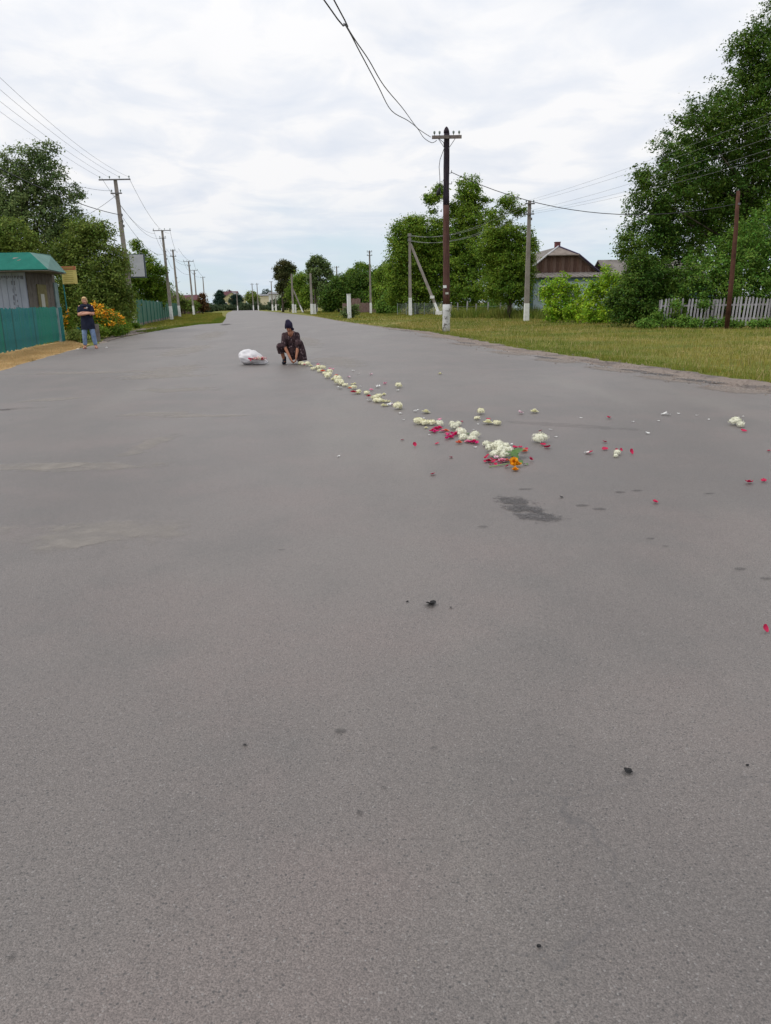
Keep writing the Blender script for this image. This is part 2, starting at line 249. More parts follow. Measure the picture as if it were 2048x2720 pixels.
def asphalt():
    m = bpy.data.materials.new('asphalt'); m.use_nodes = True; t = m.node_tree; b = t.nodes['Principled BSDF']; L_ = t.links.new
    N = t.nodes.new
    tcn = N('ShaderNodeTexCoord'); v = tcn.outputs['Object']
    def mapping(sc, loc=(0, 0, 0), rot=0):
        mp = N('ShaderNodeMapping'); mp.inputs['Scale'].default_value = sc; mp.inputs['Location'].default_value = loc; mp.inputs['Rotation'].default_value = (0, 0, rot); L_(v, mp.inputs[0]); return mp.outputs[0]
    def noise(vec, s, d=5, r=0.6):
        n = N('ShaderNodeTexNoise'); n.inputs['Scale'].default_value = s; n.inputs['Detail'].default_value = d; n.inputs['Roughness'].default_value = r; L_(vec, n.inputs['Vector']); return n.outputs[0]
    def mr_(x, a, b_, c, d):
        r = N('ShaderNodeMapRange'); r.interpolation_type = 'SMOOTHSTEP'; L_(x, r.inputs[0])
        for i, q in enumerate((a, b_, c, d)): r.inputs[i + 1].default_value = q
        return r.outputs[0]
    def mixc(f, a, c):
        mx_ = N('ShaderNodeMix'); mx_.data_type = 'RGBA'
        if isinstance(f, float): mx_.inputs[0].default_value = f
        else: L_(f, mx_.inputs[0])
        for s, q in ((6, a), (7, c)):
            if isinstance(q, tuple): mx_.inputs[s].default_value = (*q, 1)
            else: L_(q, mx_.inputs[s])
        return mx_.outputs[2]
    def mul(a, c):
        n = N('ShaderNodeVectorMath'); n.operation = 'MULTIPLY'; L_(a, n.inputs[0])
        if isinstance(c, tuple): n.inputs[1].default_value = c
        else: L_(c, n.inputs[1])
        return n.outputs[0]
    u1 = mapping((1, 1, 1))
    big = noise(mapping((1, 0.55, 1), (4, 7, 0), R(-12)), 0.35, 5)
    col = mixc(mr_(big, 0.35, 0.65, 0, 1), (0.117, 0.101, 0.094), (0.148, 0.129, 0.119))
    mid_ = noise(mapping((1, 0.7, 1), (1, 2, 0)), 1.6, 6)
    col = mixc(mr_(mid_, 0.42, 0.7, 0, 0.55), col, (0.108, 0.098, 0.092))
    pinkn = noise(mapping((1, 1, 1), (11, 3, 0)), 0.9, 4)
    col = mixc(mr_(pinkn, 0.45, 0.68, 0, 0.6), col, (0.156, 0.126, 0.116))
    dust = noise(mapping((1.0, 0.16, 1), (2, 9, 0), R(10)), 0.55, 6)
    col = mixc(mr_(dust, 0.52, 0.72, 0, 0.6), col, (0.175, 0.158, 0.140))
    # irregular small stains
    st = noise(mapping((1, 0.8, 1), (5, 5, 0)), 2.8, 3, 0.5)
    col = mixc(mr_(st, 0.70, 0.78, 0, 0.4), col, (0.065, 0.062, 0.062))
    # aggregate: stones 4-9 mm
    vo = N('ShaderNodeTexVoronoi'); vo.inputs['Scale'].default_value = 240; L_(u1, vo.inputs['Vector'])
    sepc = N('ShaderNodeSeparateColor'); L_(vo.outputs['Color'], sepc.inputs[0])
    stone = mr_(sepc.outputs[0], 0.0, 1.0, 0.80, 1.20)
    cmbn = N('ShaderNodeCombineXYZ')
    for i in range(3): L_(stone, cmbn.inputs[i])
    col = mul(col, cmbn.outputs[0])
    fine = noise(u1, 260, 3, 0.65)
    f2 = mr_(fine, 0.32, 0.60, 0.62, 1.16)
    cm2 = N('ShaderNodeCombineXYZ')
    for i in range(3): L_(f2, cm2.inputs[i])
    col = mul(col, cm2.outputs[0])
    pale = mr_(sepc.outputs[1], 0.965, 0.99, 0.0, 0.5); col = mixc(pale, col, (0.26, 0.245, 0.235))
    vo2 = N('ShaderNodeTexVoronoi'); vo2.inputs['Scale'].default_value = 85; L_(u1, vo2.inputs['Vector'])
    sc2 = N('ShaderNodeSeparateColor'); L_(vo2.outputs['Color'], sc2.inputs[0])
    cell = mr_(vo2.outputs['Distance'], 0.10, 0.24, 1, 0)
    sel = mr_(sc2.outputs[0], 0.93, 0.96, 0, 0.8)
    mm = N('ShaderNodeMath'); mm.operation = 'MULTIPLY'; L_(cell, mm.inputs[0]); L_(sel, mm.inputs[1])
    col = mixc(mm.outputs[0], col, (0.24, 0.225, 0.22))
    cell2 = mr_(vo2.outputs['Distance'], 0.16, 0.38, 1, 0); sel2 = mr_(sc2.outputs[1], 0.66, 0.82, 0, 0.75)
    m3 = N('ShaderNodeMath'); m3.operation = 'MULTIPLY'; L_(cell2, m3.inputs[0]); L_(sel2, m3.inputs[1])
    col = mixc(m3.outputs[0], col, (0.040, 0.038, 0.038))
    # fine hairline cracks
    wv = N('ShaderNodeTexVoronoi'); wv.feature = 'DISTANCE_TO_EDGE'; wv.inputs['Scale'].default_value = 0.22
    dn = N('ShaderNodeTexNoise'); dn.inputs['Scale'].default_value = 1.2; dn.inputs['Detail'].default_value = 6; L_(v, dn.inputs['Vector'])
    ad = N('ShaderNodeVectorMath'); ad.operation = 'ADD'; sc_ = N('ShaderNodeVectorMath'); sc_.operation = 'SCALE'; sc_.inputs['Scale'].default_value = 1.6
    L_(dn.outputs['Color'], sc_.inputs[0]); L_(v, ad.inputs[0]); L_(sc_.outputs[0], ad.inputs[1]); L_(ad.outputs[0], wv.inputs['Vector'])
    crk = mr_(wv.outputs['Distance'], 0.0, 0.0035, 0.5, 0.0)
    gate = mr_(noise(mapping((1, 1, 1), (9, 1, 0)), 0.35, 3), 0.52, 0.6, 0, 1)
    mg = N('ShaderNodeMath'); mg.operation = 'MULTIPLY'; L_(crk, mg.inputs[0]); L_(gate, mg.inputs[1])
    col = mixc(mg.outputs[0], col, (0.07, 0.065, 0.065))
    L_(col, b.inputs['Base Color'])
    b.inputs['Roughness'].default_value = 0.52; b.inputs['Specular IOR Level'].default_value = 0.6
    bp = N('ShaderNodeBump'); bp.inputs['Strength'].default_value = 0.45; bp.inputs['Distance'].default_value = 0.003; L_(vo.outputs['Distance'], bp.inputs['Height']); bp.invert = True
    bp2 = N('ShaderNodeBump'); bp2.inputs['Strength'].default_value = 0.5; bp2.inputs['Distance'].default_value = 0.002; L_(fine, bp2.inputs['Height']); L_(bp.outputs[0], bp2.inputs['Normal'])
    L_(bp2.outputs[0], b.inputs['Normal'])
    return m
M['asphalt'] = asphalt()
M['patch'] = mat('rough_dark_asphalt', (0.055, 0.053, 0.060), 0.75, 0.4, var=(0.150, 0.142, 0.142), vscale=26, bump=1.0, bscale=60, mid=(0.42, 0.72))
M['stain'] = mat('asphalt_stain', (0.070, 0.066, 0.068), 0.7, 0.4, var=(0.125, 0.118, 0.116), vscale=14, bump=0.6, bscale=80, mid=(0.35, 0.7))

# ------------------------------------------------------------------ mesh helpers
class MB:
    def __init__(s): s.v = []; s.f = []
    def add(s, vs, fs):
        b = len(s.v); s.v += [tuple(x) for x in vs]; s.f += [tuple(b + i for i in f) for f in fs]; return s
    def box(s, c, d, rz=0.0, taper=1.0, rot=None):
        cx, cy, cz = c; dx, dy, dz = d[0] / 2, d[1] / 2, d[2] / 2
        vs = []
        for z, k in ((-dz, 1), (dz, taper)):
            for x, y in ((-dx, -dy), (dx, -dy), (dx, dy), (-dx, dy)):
                vs.append(Vector((x * k, y * k, z)))
        m = rot if rot else Matrix.Rotation(rz, 3, 'Z')
        vs = [m @ v + Vector(c) for v in vs]
        return s.add(vs, [(3, 2, 1, 0), (4, 5, 6, 7), (0, 1, 5, 4), (1, 2, 6, 5), (2, 3, 7, 6), (3, 0, 4, 7)])
    def tube(s, pts, rad, n=8, cap=True):
        pts = [Vector(p) for p in pts]
        if not hasattr(rad, '__len__'): rad = [rad] * len(pts)
        vs = []; fs = []; prev = None
        for i, p in enumerate(pts):
            d = (pts[min(i + 1, len(pts) - 1)] - pts[max(i - 1, 0)]).normalized()
            if prev is None:
                a = Vector((1, 0, 0)) if abs(d.x) < 0.8 else Vector((0, 1, 0))
            else: a = prev
            x = (a - d * a.dot(d)).normalized(); y = d.cross(x); prev = x
            for k in range(n):
                t = 2 * PI * k / n
                vs.append(p + (x * math.cos(t) + y * math.sin(t)) * rad[i])
        for i in range(len(pts) - 1):
            for k in range(n):
                a, b = i * n + k, i * n + (k + 1) % n
                fs.append((a, b, b + n, a + n))
        if cap:
            fs.append(tuple(range(n - 1, -1, -1))); fs.append(tuple((len(pts) - 1) * n + k for k in range(n)))
        return s.add(vs, fs)
    def ball(s, c, r, nu=12, nv=8, m=None):
        if not hasattr(r, '__len__'): r = (r, r, r)
        vs = []; fs = []
        for j in range(nv + 1):
            ph = PI * j / nv
            for i in range(nu):
                th = 2 * PI * i / nu
                v = Vector((math.sin(ph) * math.cos(th) * r[0], math.sin(ph) * math.sin(th) * r[1], math.cos(ph) * r[2]))
                if m: v = m @ v
                vs.append(v + Vector(c))
        for j in range(nv):
            for i in range(nu):
                a, b = j * nu + i, j * nu + (i + 1) % nu
                fs.append((a, a + nu, b + nu, b))
        return s.add(vs, fs)
    def prism(s, poly, z0, z1):
        n = len(poly)
        vs = [(x, y, z0) for x, y in poly] + [(x, y, z1) for x, y in poly]
        fs = [tuple(range(n - 1, -1, -1)), tuple(range(n, 2 * n))] + [(i, (i + 1) % n, (i + 1) % n + n, i + n) for i in range(n)]
        return s.add(vs, fs)
    def mesh(s, name, smooth=False):
        me = bpy.data.meshes.new(name); me.from_pydata(s.v, [], s.f); me.update()
        if smooth: me.polygons.foreach_set('use_smooth', [True] * len(me.polygons))
        return me

def put(name, me, m=None, parent=None, loc=(0, 0, 0), rz=0.0):
    if m is not None and not me.materials: me.materials.append(m)
    o = bpy.data.objects.new(name, me); C.objects.link(o); o.location = loc; o.rotation_euler = (0, 0, rz)
    if parent is not None: o.parent = parent
    return o
def obj(name, mb, m, parent=None, smooth=False, loc=(0, 0, 0), rz=0.0):
    return put(name, mb.mesh(name, smooth), m, parent, loc, rz)
def tag(o, label=None, cat=None, group=None, kind=None):
    if label: o['label'] = label
    if cat: o['category'] = cat
    if group: o['group'] = group
    if kind: o['kind'] = kind
    return o
def thing(name, label, cat, loc=(0, 0, 0), rz=0.0, group=None):
    o = bpy.data.objects.new(name, None); C.objects.link(o); o.location = loc; o.rotation_euler = (0, 0, rz); o.empty_display_size = 0.2
    return tag(o, label, cat, group)
def dup(root, loc, rz, label=None, cat=None, group=None):
    r = root.copy(); C.objects.link(r); r.location = loc; r.rotation_euler = (0, 0, rz)
    tag(r, label, cat, group)
    for ch in root.children:
        c = ch.copy(); C.objects.link(c); c.parent = r
        for g in ch.children:
            d = g.copy(); C.objects.link(d); d.parent = c
    return r
def np_mesh(name, verts, quads, m, smooth=False):
    me = bpy.data.meshes.new(name)
    k = quads.shape[1]
    me.vertices.add(len(verts)); me.vertices.foreach_set('co', verts.astype(np.float32).ravel())
    me.loops.add(quads.size); me.loops.foreach_set('vertex_index', quads.astype(np.int32).ravel())
    me.polygons.add(len(quads)); me.polygons.foreach_set('loop_start', np.arange(0, quads.size, k, dtype=np.int32))
    me.update(calc_edges=True)
    if m: me.materials.append(m)
    return me

# ------------------------------------------------------------------ the ground, road, shoulder
def sheet(name, poly, z, m, label=None, jitter=0.0, step=0.5, seed=1, kind='structure'):
    rnd = random.Random(seed); pts = []
    n = len(poly)
    for i in range(n):
        a = Vector(poly[i]); b = Vector(poly[(i + 1) % n]); d = (b - a).length
        k = max(1, min(60, int(d / step))) if jitter else 1
        nrm = Vector((-(b - a).y, (b - a).x)).normalized() if d > 0 else Vector((0, 0))
        for j in range(k):
            p = a.lerp(b, j / k)
            if jitter: p = p + nrm * rnd.uniform(-jitter, jitter)
            pts.append((p.x, p.y))
    me = bpy.data.meshes.new(name)
    import mathutils
    vs = [(x, y, z) for x, y in pts]
    tris = mathutils.geometry.tessellate_polygon([[Vector(v) for v in vs]])
    me.from_pydata(vs, [], [t for t in tris]); me.update()
    # faces up
    for p in me.polygons:
        if p.normal.z < 0: p.flip()
    o = put(name, me, m)
    o['kind'] = kind
    if label: o['label'] = label
    return o
gm = MB().add([(-1500, -60, -0.03), (1500, -60, -0.03), (1500, 2600, -0.03), (-1500, 2600, -0.03)], [(0, 1, 2, 3)])
g_ = obj('ground', gm, M['ground']); g_['kind'] = 'structure'; g_['label'] = 'grassy verge and village ground with dry patches'

right_edge = [(4.6, -12), (5.2, 4), (5.381, 10.743), (4.996, 13.201), (4.143, 17.834), (3.103, 22.821), (2.527, 28.685), (1.518, 37.492), (-0.323, 46.803), (-3.519, 65.052), (-8.434, 96.986), (-21.3, 165), (-35, 230), (-54.5, 340)]
left_edge = [(-62.8, 340), (-48.6, 260), (-36.6, 190), (-25.4, 130), (-18.611, 95.089), (-13.36, 66.508), (-14.3, 62), (-13.9, 54), (-13.115, 44.951), (-12.336, 37.889), (-10.887, 30.254), (-10.432, 26.81), (-9.464, 21.584), (-8.641, 17.697), (-8.2, 12), (-8.5, -12)]
sheet('road', right_edge + left_edge, 0.0, M['asphalt'], 'worn grey asphalt road running away to the village', jitter=0.05, step=0.4, seed=3)
# sandy shoulder on the right, between asphalt and grass
def offs(pts, d):
    out_ = []
    for i, p in enumerate(pts):
        a = Vector(pts[max(0, i - 1)]); b = Vector(pts[min(len(pts) - 1, i + 1)]); t = (b - a).normalized()
        out_.append((p[0] + t.y * d, p[1] - t.x * d))
    return out_
sh_in = offs(right_edge[:11], -0.3); sh_out = [offs(right_edge[:11], k)[i] for i, k in enumerate((0.9, 0.9, 0.95, 0.9, 0.75, 0.9, 0.8, 0.7, 0.4, 0.3, 0.2))]
sheet('road_shoulder', sh_in + sh_out[::-1], -0.012, M['shoulder'], 'sandy broken shoulder between asphalt and grass', jitter=0.13, step=0.3, seed=5)
sheet('dirt_strip', [(-10.971, 30.572), (-12.674, 38.94), (-13.544, 46.433), (-13.464, 52.15), (-15.809, 59.121), (-16.203, 53.871), (-14.714, 44.62), (-12.886, 36.874)], -0.010, M['shoulder'], 'strip of bare dirt at the side road mouth', jitter=0.12, step=0.5, seed=6)
sheet('dry_verge', [(-8.0, 8), (-8.641, 17.697), (-9.464, 21.584), (-10.432, 26.81), (-11.305, 30.412), (-14.076, 35.439), (-12.613, 26.018), (-14, 18), (-13, 8)], -0.008, M['drypatch'], 'dry straw coloured strip below the turquoise fence', jitter=0.08, step=0.4, seed=8)

# dark rough spots in the asphalt
def blob(cx, cy, rx, ry, rz, seed, n=40, rough=0.35):
    rnd = random.Random(seed); ph = [rnd.uniform(0, 6.28) for _ in range(7)]; am = [rough * rnd.uniform(0.3, 1) / (k + 1) ** 0.8 for k in range(7)]
    pts = []
    for i in range(n):
        t = 2 * PI * i / n; q = 1 + sum(am[k] * math.sin((k + 2) * t + ph[k]) for k in range(7)) + rnd.uniform(-rough, rough) * 0.25
        x, y = rx * q * math.cos(t), ry * q * math.sin(t)
        pts.append((cx + x * math.cos(rz) - y * math.sin(rz), cy + x * math.sin(rz) + y * math.cos(rz)))
    return pts
def soft_mat(name, col, var, scale, alpha, amp, grain, rough=0.7):
    """stain that thins out towards a ragged edge, so that the asphalt shows through"""
    m = bpy.data.materials.new(name); m.use_nodes = True; t = m.node_tree; b = t.nodes['Principled BSDF']; N = t.nodes.new; K_ = t.links.new
    b.inputs['Roughness'].default_value = rough; b.inputs['Specular IOR Level'].default_value = 0.4
    tcn = N('ShaderNodeTexCoord'); ln = N('ShaderNodeVectorMath'); ln.operation = 'LENGTH'; uvn = N('ShaderNodeUVMap'); uvn.uv_map = 'spread'
    mp = N('ShaderNodeMapping'); mp.inputs['Location'].default_value = (-1, -1, 0); mp.inputs['Scale'].default_value = (2, 2, 1); K_(uvn.outputs[0], mp.inputs[0]); K_(mp.outputs[0], ln.inputs[0])
    n = N('ShaderNodeTexNoise'); n.inputs['Scale'].default_value = scale; n.inputs['Detail'].default_value = 7; n.inputs['Roughness'].default_value = 0.7; K_(tcn.outputs['Object'], n.inputs['Vector'])
    g = N('ShaderNodeTexNoise'); g.inputs['Scale'].default_value = grain; g.inputs['Detail'].default_value = 3; K_(tcn.outputs['Object'], g.inputs['Vector'])
    def M_(op, *a):
        q = N('ShaderNodeMath'); q.operation = op
        for i, x in enumerate(a):
            if isinstance(x, (int, float)): q.inputs[i].default_value = x
            else: K_(x, q.inputs[i])
        return q.outputs[0]
    e_ = M_('ADD', M_('SUBTRACT', 0.75, ln.outputs['Value']), M_('MULTIPLY', M_('SUBTRACT', n.outputs[0], 0.5), amp))
    mr1 = N('ShaderNodeMapRange'); mr1.interpolation_type = 'SMOOTHSTEP'; mr1.inputs[1].default_value = 0.0; mr1.inputs[2].default_value = 0.35; mr1.inputs[4].default_value = alpha; K_(e_, mr1.inputs[0])
    mr2 = N('ShaderNodeMapRange'); mr2.inputs[1].default_value = 0.35; mr2.inputs[2].default_value = 0.6; mr2.inputs[3].default_value = 0.45; mr2.inputs[4].default_value = 1.0; K_(g.outputs[0], mr2.inputs[0])
    fac = M_('MULTIPLY', mr1.outputs[0], mr2.outputs[0])
    rr = N('ShaderNodeValToRGB'); rr.color_ramp.elements[0].color = (*col, 1); rr.color_ramp.elements[1].color = (*var, 1); rr.color_ramp.elements[0].position = .42; rr.color_ramp.elements[1].position = .68
    g2 = N('ShaderNodeTexNoise'); g2.inputs['Scale'].default_value = grain * 1.7; K_(tcn.outputs['Object'], g2.inputs['Vector']); K_(g2.outputs[0], rr.inputs[0]); K_(rr.outputs[0], b.inputs['Base Color'])
    bp = N('ShaderNodeBump'); bp.inputs['Strength'].default_value = .8; bp.inputs['Distance'].default_value = .01; K_(g2.outputs[0], bp.inputs['Height']); K_(bp.outputs[0], b.inputs['Normal'])
    tr = N('ShaderNodeBsdfTransparent'); mx_ = N('ShaderNodeMixShader'); K_(fac, mx_.inputs[0]); K_(tr.outputs[0], mx_.inputs[1]); K_(b.outputs[0], mx_.inputs[2]); K_(mx_.outputs[0], t.nodes['Material Output'].inputs[0])
    return m
M['soft_patch'] = soft_mat('worn_open_asphalt', (0.052, 0.048, 0.050), (0.140, 0.130, 0.128), 10, 0.78, 2.3, 45)
M['soft_stain'] = soft_mat('oily_stain', (0.050, 0.047, 0.046), (0.085, 0.078, 0.075), 14, 0.42, 1.2, 90)
M['soft_dark'] = soft_mat('faint_dark_stain', (0.070, 0.066, 0.062), (0.095, 0.088, 0.082), 2.0, 0.13, 1.8, 8)
M['soft_dust'] = soft_mat('pale_dust', (0.31, 0.28, 0.245), (0.36, 0.325, 0.285), 2.2, 0.42, 2.0, 6)
M['soft_sand'] = soft_mat('drifted_sand', (0.20, 0.165, 0.140), (0.27, 0.225, 0.19), 3, 0.9, 1.2, 25)
M['soft_crumb'] = soft_mat('crumbled_asphalt', (0.050, 0.045, 0.045), (0.11, 0.10, 0.095), 3, 0.9, 1.4, 20)
def stain(uv, rx, ry, rz, m='soft_stain', name='asphalt_stain', z=0.003, label=None):
    mb = MB().add([(-rx, -ry, z), (rx, -ry, z), (rx, ry, z), (-rx, ry, z)], [(0, 1, 2, 3)]); me = mb.mesh(name); uvl = me.uv_layers.new(name='spread')
    for i, q in enumerate(((0, 0), (1, 0), (1, 1), (0, 1))): uvl.data[i].uv = q
    rm = Matrix.Rotation(rz, 3, 'Z')
    for v in me.vertices: v.co = rm @ v.co + Vector((uv[0], uv[1], 0))
    o = put(name, me, M[m]); o['kind'] = 'structure'
    if label: o['label'] = label
stain((0.867, 5.028), 0.16, 0.25, 0.5, 'soft_patch', 'worn_asphalt_patch', label='dark worn spot in the asphalt, upper part')
stain((0.949, 4.641), 0.22, 0.18, -0.25, 'soft_patch', 'worn_asphalt_patch', z=0.0045, label='dark worn spot in the asphalt, lower part')
stain((0.898, 4.828), 0.22, 0.15, -0.6, 'soft_patch', 'worn_asphalt_patch', z=0.006, label='dark worn spot in the asphalt, middle part')
zz = 0.0
for u, a, b in [((1.002, 5.366), 0.08, 0.04), ((1.285, 4.885), 0.07, 0.05), ((1.369, 4.783), 0.07, 0.05), ((1.64, 5.222), 0.06, 0.05), ((1.769, 5.257), 0.07, 0.04), ((2.225, 5.131), 0.06, 0.03),
                               ((-0.084, 1.762), 0.016, 0.022), ((-0.155, 2.171), 0.028, 0.02), ((-0.446, 2.102), 0.012, 0.010), ((1.747, 3.603), 0.05, 0.03), ((1.81, 3.464), 0.045, 0.03), ((-0.576, 4.05), 0.03, 0.022), ((0.132, 2.065), 0.016, 0.012),
                               ((1.481, 4.127), 0.04, 0.025), ((1.516, 3.986), 0.035, 0.02), ((-0.796, 1.313), 0.016, 0.012), ((-0.019, 1.869), 0.014, 0.008), ((-5.161, 10.535), 0.16, 0.14), ((0.189, 3.2), 0.055, 0.035), ((0.673, 1.916), 0.026, 0.016), ((0.581, 4.43), 0.05, 0.03)]:
    stain(u, a, b, 0.1, z=0.003 + zz * 0.0001); zz += 1
for i, (u, a, b, rz) in enumerate([((-7.391, 26.449), 1.3, 1.5, 0), ((-4.973, 10.664), .7, 0.2, .2), ((1.947, 8.256), 1.3, .22, -.5)]):
    stain(u, a, b, rz, 'soft_dark', z=0.0015 + i * .0001)
for i, (u, a, b, rz) in enumerate([((-8.257, 38.19), 1.0, 9, .13), ((-6.143, 24.945), .9, 5, .05), ((-4.525, 16.754), .9, 2.8, .0), ((-4.351, 15.387), 1.5, .7, .1), ((-3.392, 12.798), 1.1, .5, 0), ((-2.815, 9.8), .8, .35, -.1), ((-4.977, 11.754), .7, .35, .5), ((-2.451, 6.483), 1.0, .28, .05), ((-3.056, 6.54), 1.0, .22, .05),
                                    ((-2.314, 7.568), .22, .8, -.1), ((-6.312, 16.684), 2.4, .5, 0), ((-2.138, 9.537), 1.0, .18, .05), ((-3.09, 30.134), 1.0, 7, .16), ((-1.039, 18.621), .8, 3, .2), ((-1.745, 4.429), .8, .5, 0)]):
    stain(u, a, b, rz, 'soft_dust', z=0.002 + i * .00005)
for i, (u, a, b) in enumerate([((5.105, 11.279), 1.0, 0.5), ((4.879, 12.887), 1.3, 0.55), ((4.489, 14.946), 1.3, 0.5), ((3.906, 17.537), 1.4, 0.5), ((3.275, 20.466), 1.6, 0.5), ((2.693, 25.123), 2.0, 0.5), ((2.007, 31.238), 2.4, 0.5), ((0.874, 40.62), 3, 0.5)]):
    stain(u, a, b, R(112 if i < 3 else 106), 'soft_sand', 'sand_drift', z=0.0026 + i * .0001)
for i, (u, a, b) in enumerate([((5.131, 12.579), 0.8, 0.22), ((4.909, 13.872), 0.8, 0.22), ((4.708, 14.723), 0.6, 0.16), ((3.862, 18.551), 0.9, 0.2), ((2.794, 26.065), 1.2, 0.22), ((1.2, 38.725), 1.6, 0.25)]):
    stain(u, a, b, R(112 if i < 3 else 106), 'soft_crumb', 'crumbled_edge', z=0.004 + i * .0001)
stain((-11.883, 60.54), .6, 4, .13, 'soft_crumb', 'crumbled_edge', z=0.004)

# ------------------------------------------------------------------ grass (stuff)
def grass(name, label, polys, n, h, wd, m, seed, dens_near=None, lean=0.6):
    rs = np.random.RandomState(seed); P_ = []
    for poly, frac in polys:
        px = np.array([p[0] for p in poly]); py = np.array([p[1] for p in poly])
        want = int(n * frac); got = []
        tot = 0
        while tot < want:
            k = want * 3
            x = rs.uniform(px.min(), px.max(), k)
            if dens_near:    # more blades near the camera
                y0, y1 = max(py.min(), 1), py.max(); y = y0 * (y1 / y0) ** rs.uniform(0, 1, k)
            else: y = rs.uniform(py.min(), py.max(), k)
            ins = np.zeros(k, bool); j = len(poly) - 1
            for i in range(len(poly)):
                c = ((py[i] > y) != (py[j] > y)) & (x < (px[j] - px[i]) * (y - py[i]) / (py[j] - py[i] + 1e-9) + px[i]); ins ^= c; j = i
            g = np.stack([x[ins], y[ins]], 1); got.append(g); tot += len(g)
        P_.append(np.concatenate(got)[:want])
    p = np.concatenate(P_); k = len(p)
    a = rs.uniform(0, 2 * PI, k); hh = h * rs.uniform(0.45, 1.25, k)
    clump = 0.6 + 0.8 * (np.sin(p[:, 0] * 2.1 + 1.3 * np.sin(p[:, 1] * 1.1)) * np.sin(p[:, 1] * 1.7 + np.sin(p[:, 0] * .9)) * 0.5 + 0.5)
    hh *= clump; sc = np.clip(p[:, 1] / 25, 1, 5); ww = wd * rs.uniform(0.6, 1.3, k) * sc
    la = rs.uniform(0, 2 * PI, k); ln = hh * rs.uniform(0, lean, k)
    b0 = np.stack([p[:, 0] - np.cos(a) * ww, p[:, 1] - np.sin(a) * ww, np.full(k, -0.03)], 1)
    b1 = np.stack([p[:, 0] + np.cos(a) * ww, p[:, 1] + np.sin(a) * ww, np.full(k, -0.03)], 1)
    tp = np.stack([p[:, 0] + np.cos(la) * ln, p[:, 1] + np.sin(la) * ln, hh - 0.03], 1)
    V = np.stack([b0, b1, tp], 1).reshape(-1, 3); T = np.arange(3 * k).reshape(-1, 3)
    o = put(name, np_mesh(name, V, T, M[m])); tag(o, label, 'grass' if 'grass' in name else 'weeds', None, 'stuff'); return o
verge_poly = [sh_out[i] for i in range(1, 9)] + [(3.5, 69), (20, 66), (26, 60), (22, 44), (14.4, 38.6), (13.5, 36.2), (17, 34), (24, 31), (24, 10), (8, 4)]
grass('verge_grass', 'short olive and straw coloured grass on the wide right verge', [(verge_poly, 1)], 230000, 0.085, 0.004, 'grass', 11, True)
edge_poly = sh_out[1:9] + offs(sh_out[1:9], 0.9)[::-1]
grass('edge_grass', 'fresh green grass fringe beside the sandy shoulder', [(edge_poly, 1)], 30000, 0.045, 0.004, 'grassgreen', 12, True)
grass('verge_tufts', 'taller loose weeds dotted over the right verge', [(verge_poly, 1)], 4200, 0.26, 0.006, 'weed', 19, True)
grass('straw_tufts', 'dead straw stalks dotted over the right verge grass', [(verge_poly, 1)], 16000, 0.15, 0.004, 'drystalk', 20, True)
far_poly = [(3.5, 69), (-0.333, 48.411), (-3.686, 68.187), (-9.048, 104.097), (-17, 165), (-10, 190), (14, 120), (30, 85), (30, 66)]
grass('far_verge_grass', 'dry mown grass on the distant right verge', [(far_poly, 1)], 60000, 0.12, 0.006, 'grass', 13, False)
lv = [(-13.36, 66.508), (-18.01, 92.007), (-26, 130), (-37, 185), (-45, 185), (-34, 130), (-25, 96), (-19.2, 60), (-15.5, 52), (-13.544, 46.433), (-13.9, 54), (-14.3, 62)]
grass('left_verge_grass', 'tawny green grass tongue between the road and the side lane', [(lv, 1)], 50000, 0.12, 0.005, 'grass', 14, False)
le = [left_edge[4], left_edge[5], left_edge[6], left_edge[7], left_edge[8]]
grass('left_edge_grass', 'greener grass rim along the left side of the road', [(le + [(q[0] - 1.2, q[1] + 1.0) for q in le[::-1]], 1)], 14000, 0.12, 0.006, 'grassgreen', 18, False)
dv = [(-8.4, 14), (-8.696, 17.811), (-9.536, 21.754), (-10.634, 27.336), (-10.985, 29.195), (-13.471, 34.104), (-12.059, 24.856), (-13, 17)]
grass('dry_grass', 'dead straw coloured grass under the turquoise fence', [(dv, 1)], 70000, 0.09, 0.004, 'drygrass', 15, False)
wp = [(14.267, 41.123), (17.229, 35.054), (22, 31), (22, 34.5), (16, 36.4), (13, 37.6)]
grass('fence_weeds', 'tangled green weeds at the foot of the white picket fence', [(wp, 1)], 9000, 0.42, 0.012, 'weed', 16, False)
wp2 = [(6.2, 70.5), (11, 60), (16, 56), (17.5, 60), (16, 72), (6.6, 76)]
grass('garden_weeds', 'tall yellowing weeds in front of the garden posts', [(wp2, 1)], 14000, 0.75, 0.012, 'weed', 17, False)

# pebbles and scraps of loose asphalt
def pebbles(name, label, pts, m, s0, s1, seed):
    rs = random.Random(seed); mb = MB()
    for x, y in pts:
        s = rs.uniform(s0, s1); z = s * 0.35
        vs = [(x + s * rs.uniform(.6, 1) * math.cos(t), y + s * rs.uniform(.6, 1) * math.sin(t), rs.uniform(0, z * 0.4)) for t in [k * PI / 2.5 + rs.uniform(-.3, .3) for k in range(5)]]
        top = (x + rs.uniform(-.2, .2) * s, y, z * 2)
        mb.add(vs + [top], [(k, (k + 1) % 5, 5) for k in range(5)])
    o = obj(name, mb, M[m]); tag(o, label, 'pebbles', None, 'stuff')
rs_ = random.Random(4)
pp = []
for i in range(900):
    k = rs_.random() ** 1.6; j = rs_.randint(1, 7); a, b = Vector(right_edge[j]), Vector(right_edge[j + 1]); q = a.lerp(b, rs_.random()); pp.append((q.x + rs_.gauss(0.2, 0.35), q.y))
pebbles('shoulder_pebbles', 'loose stones scattered along the right road edge', pp, 'shoulder', 0.01, 0.035, 5)
pp = []
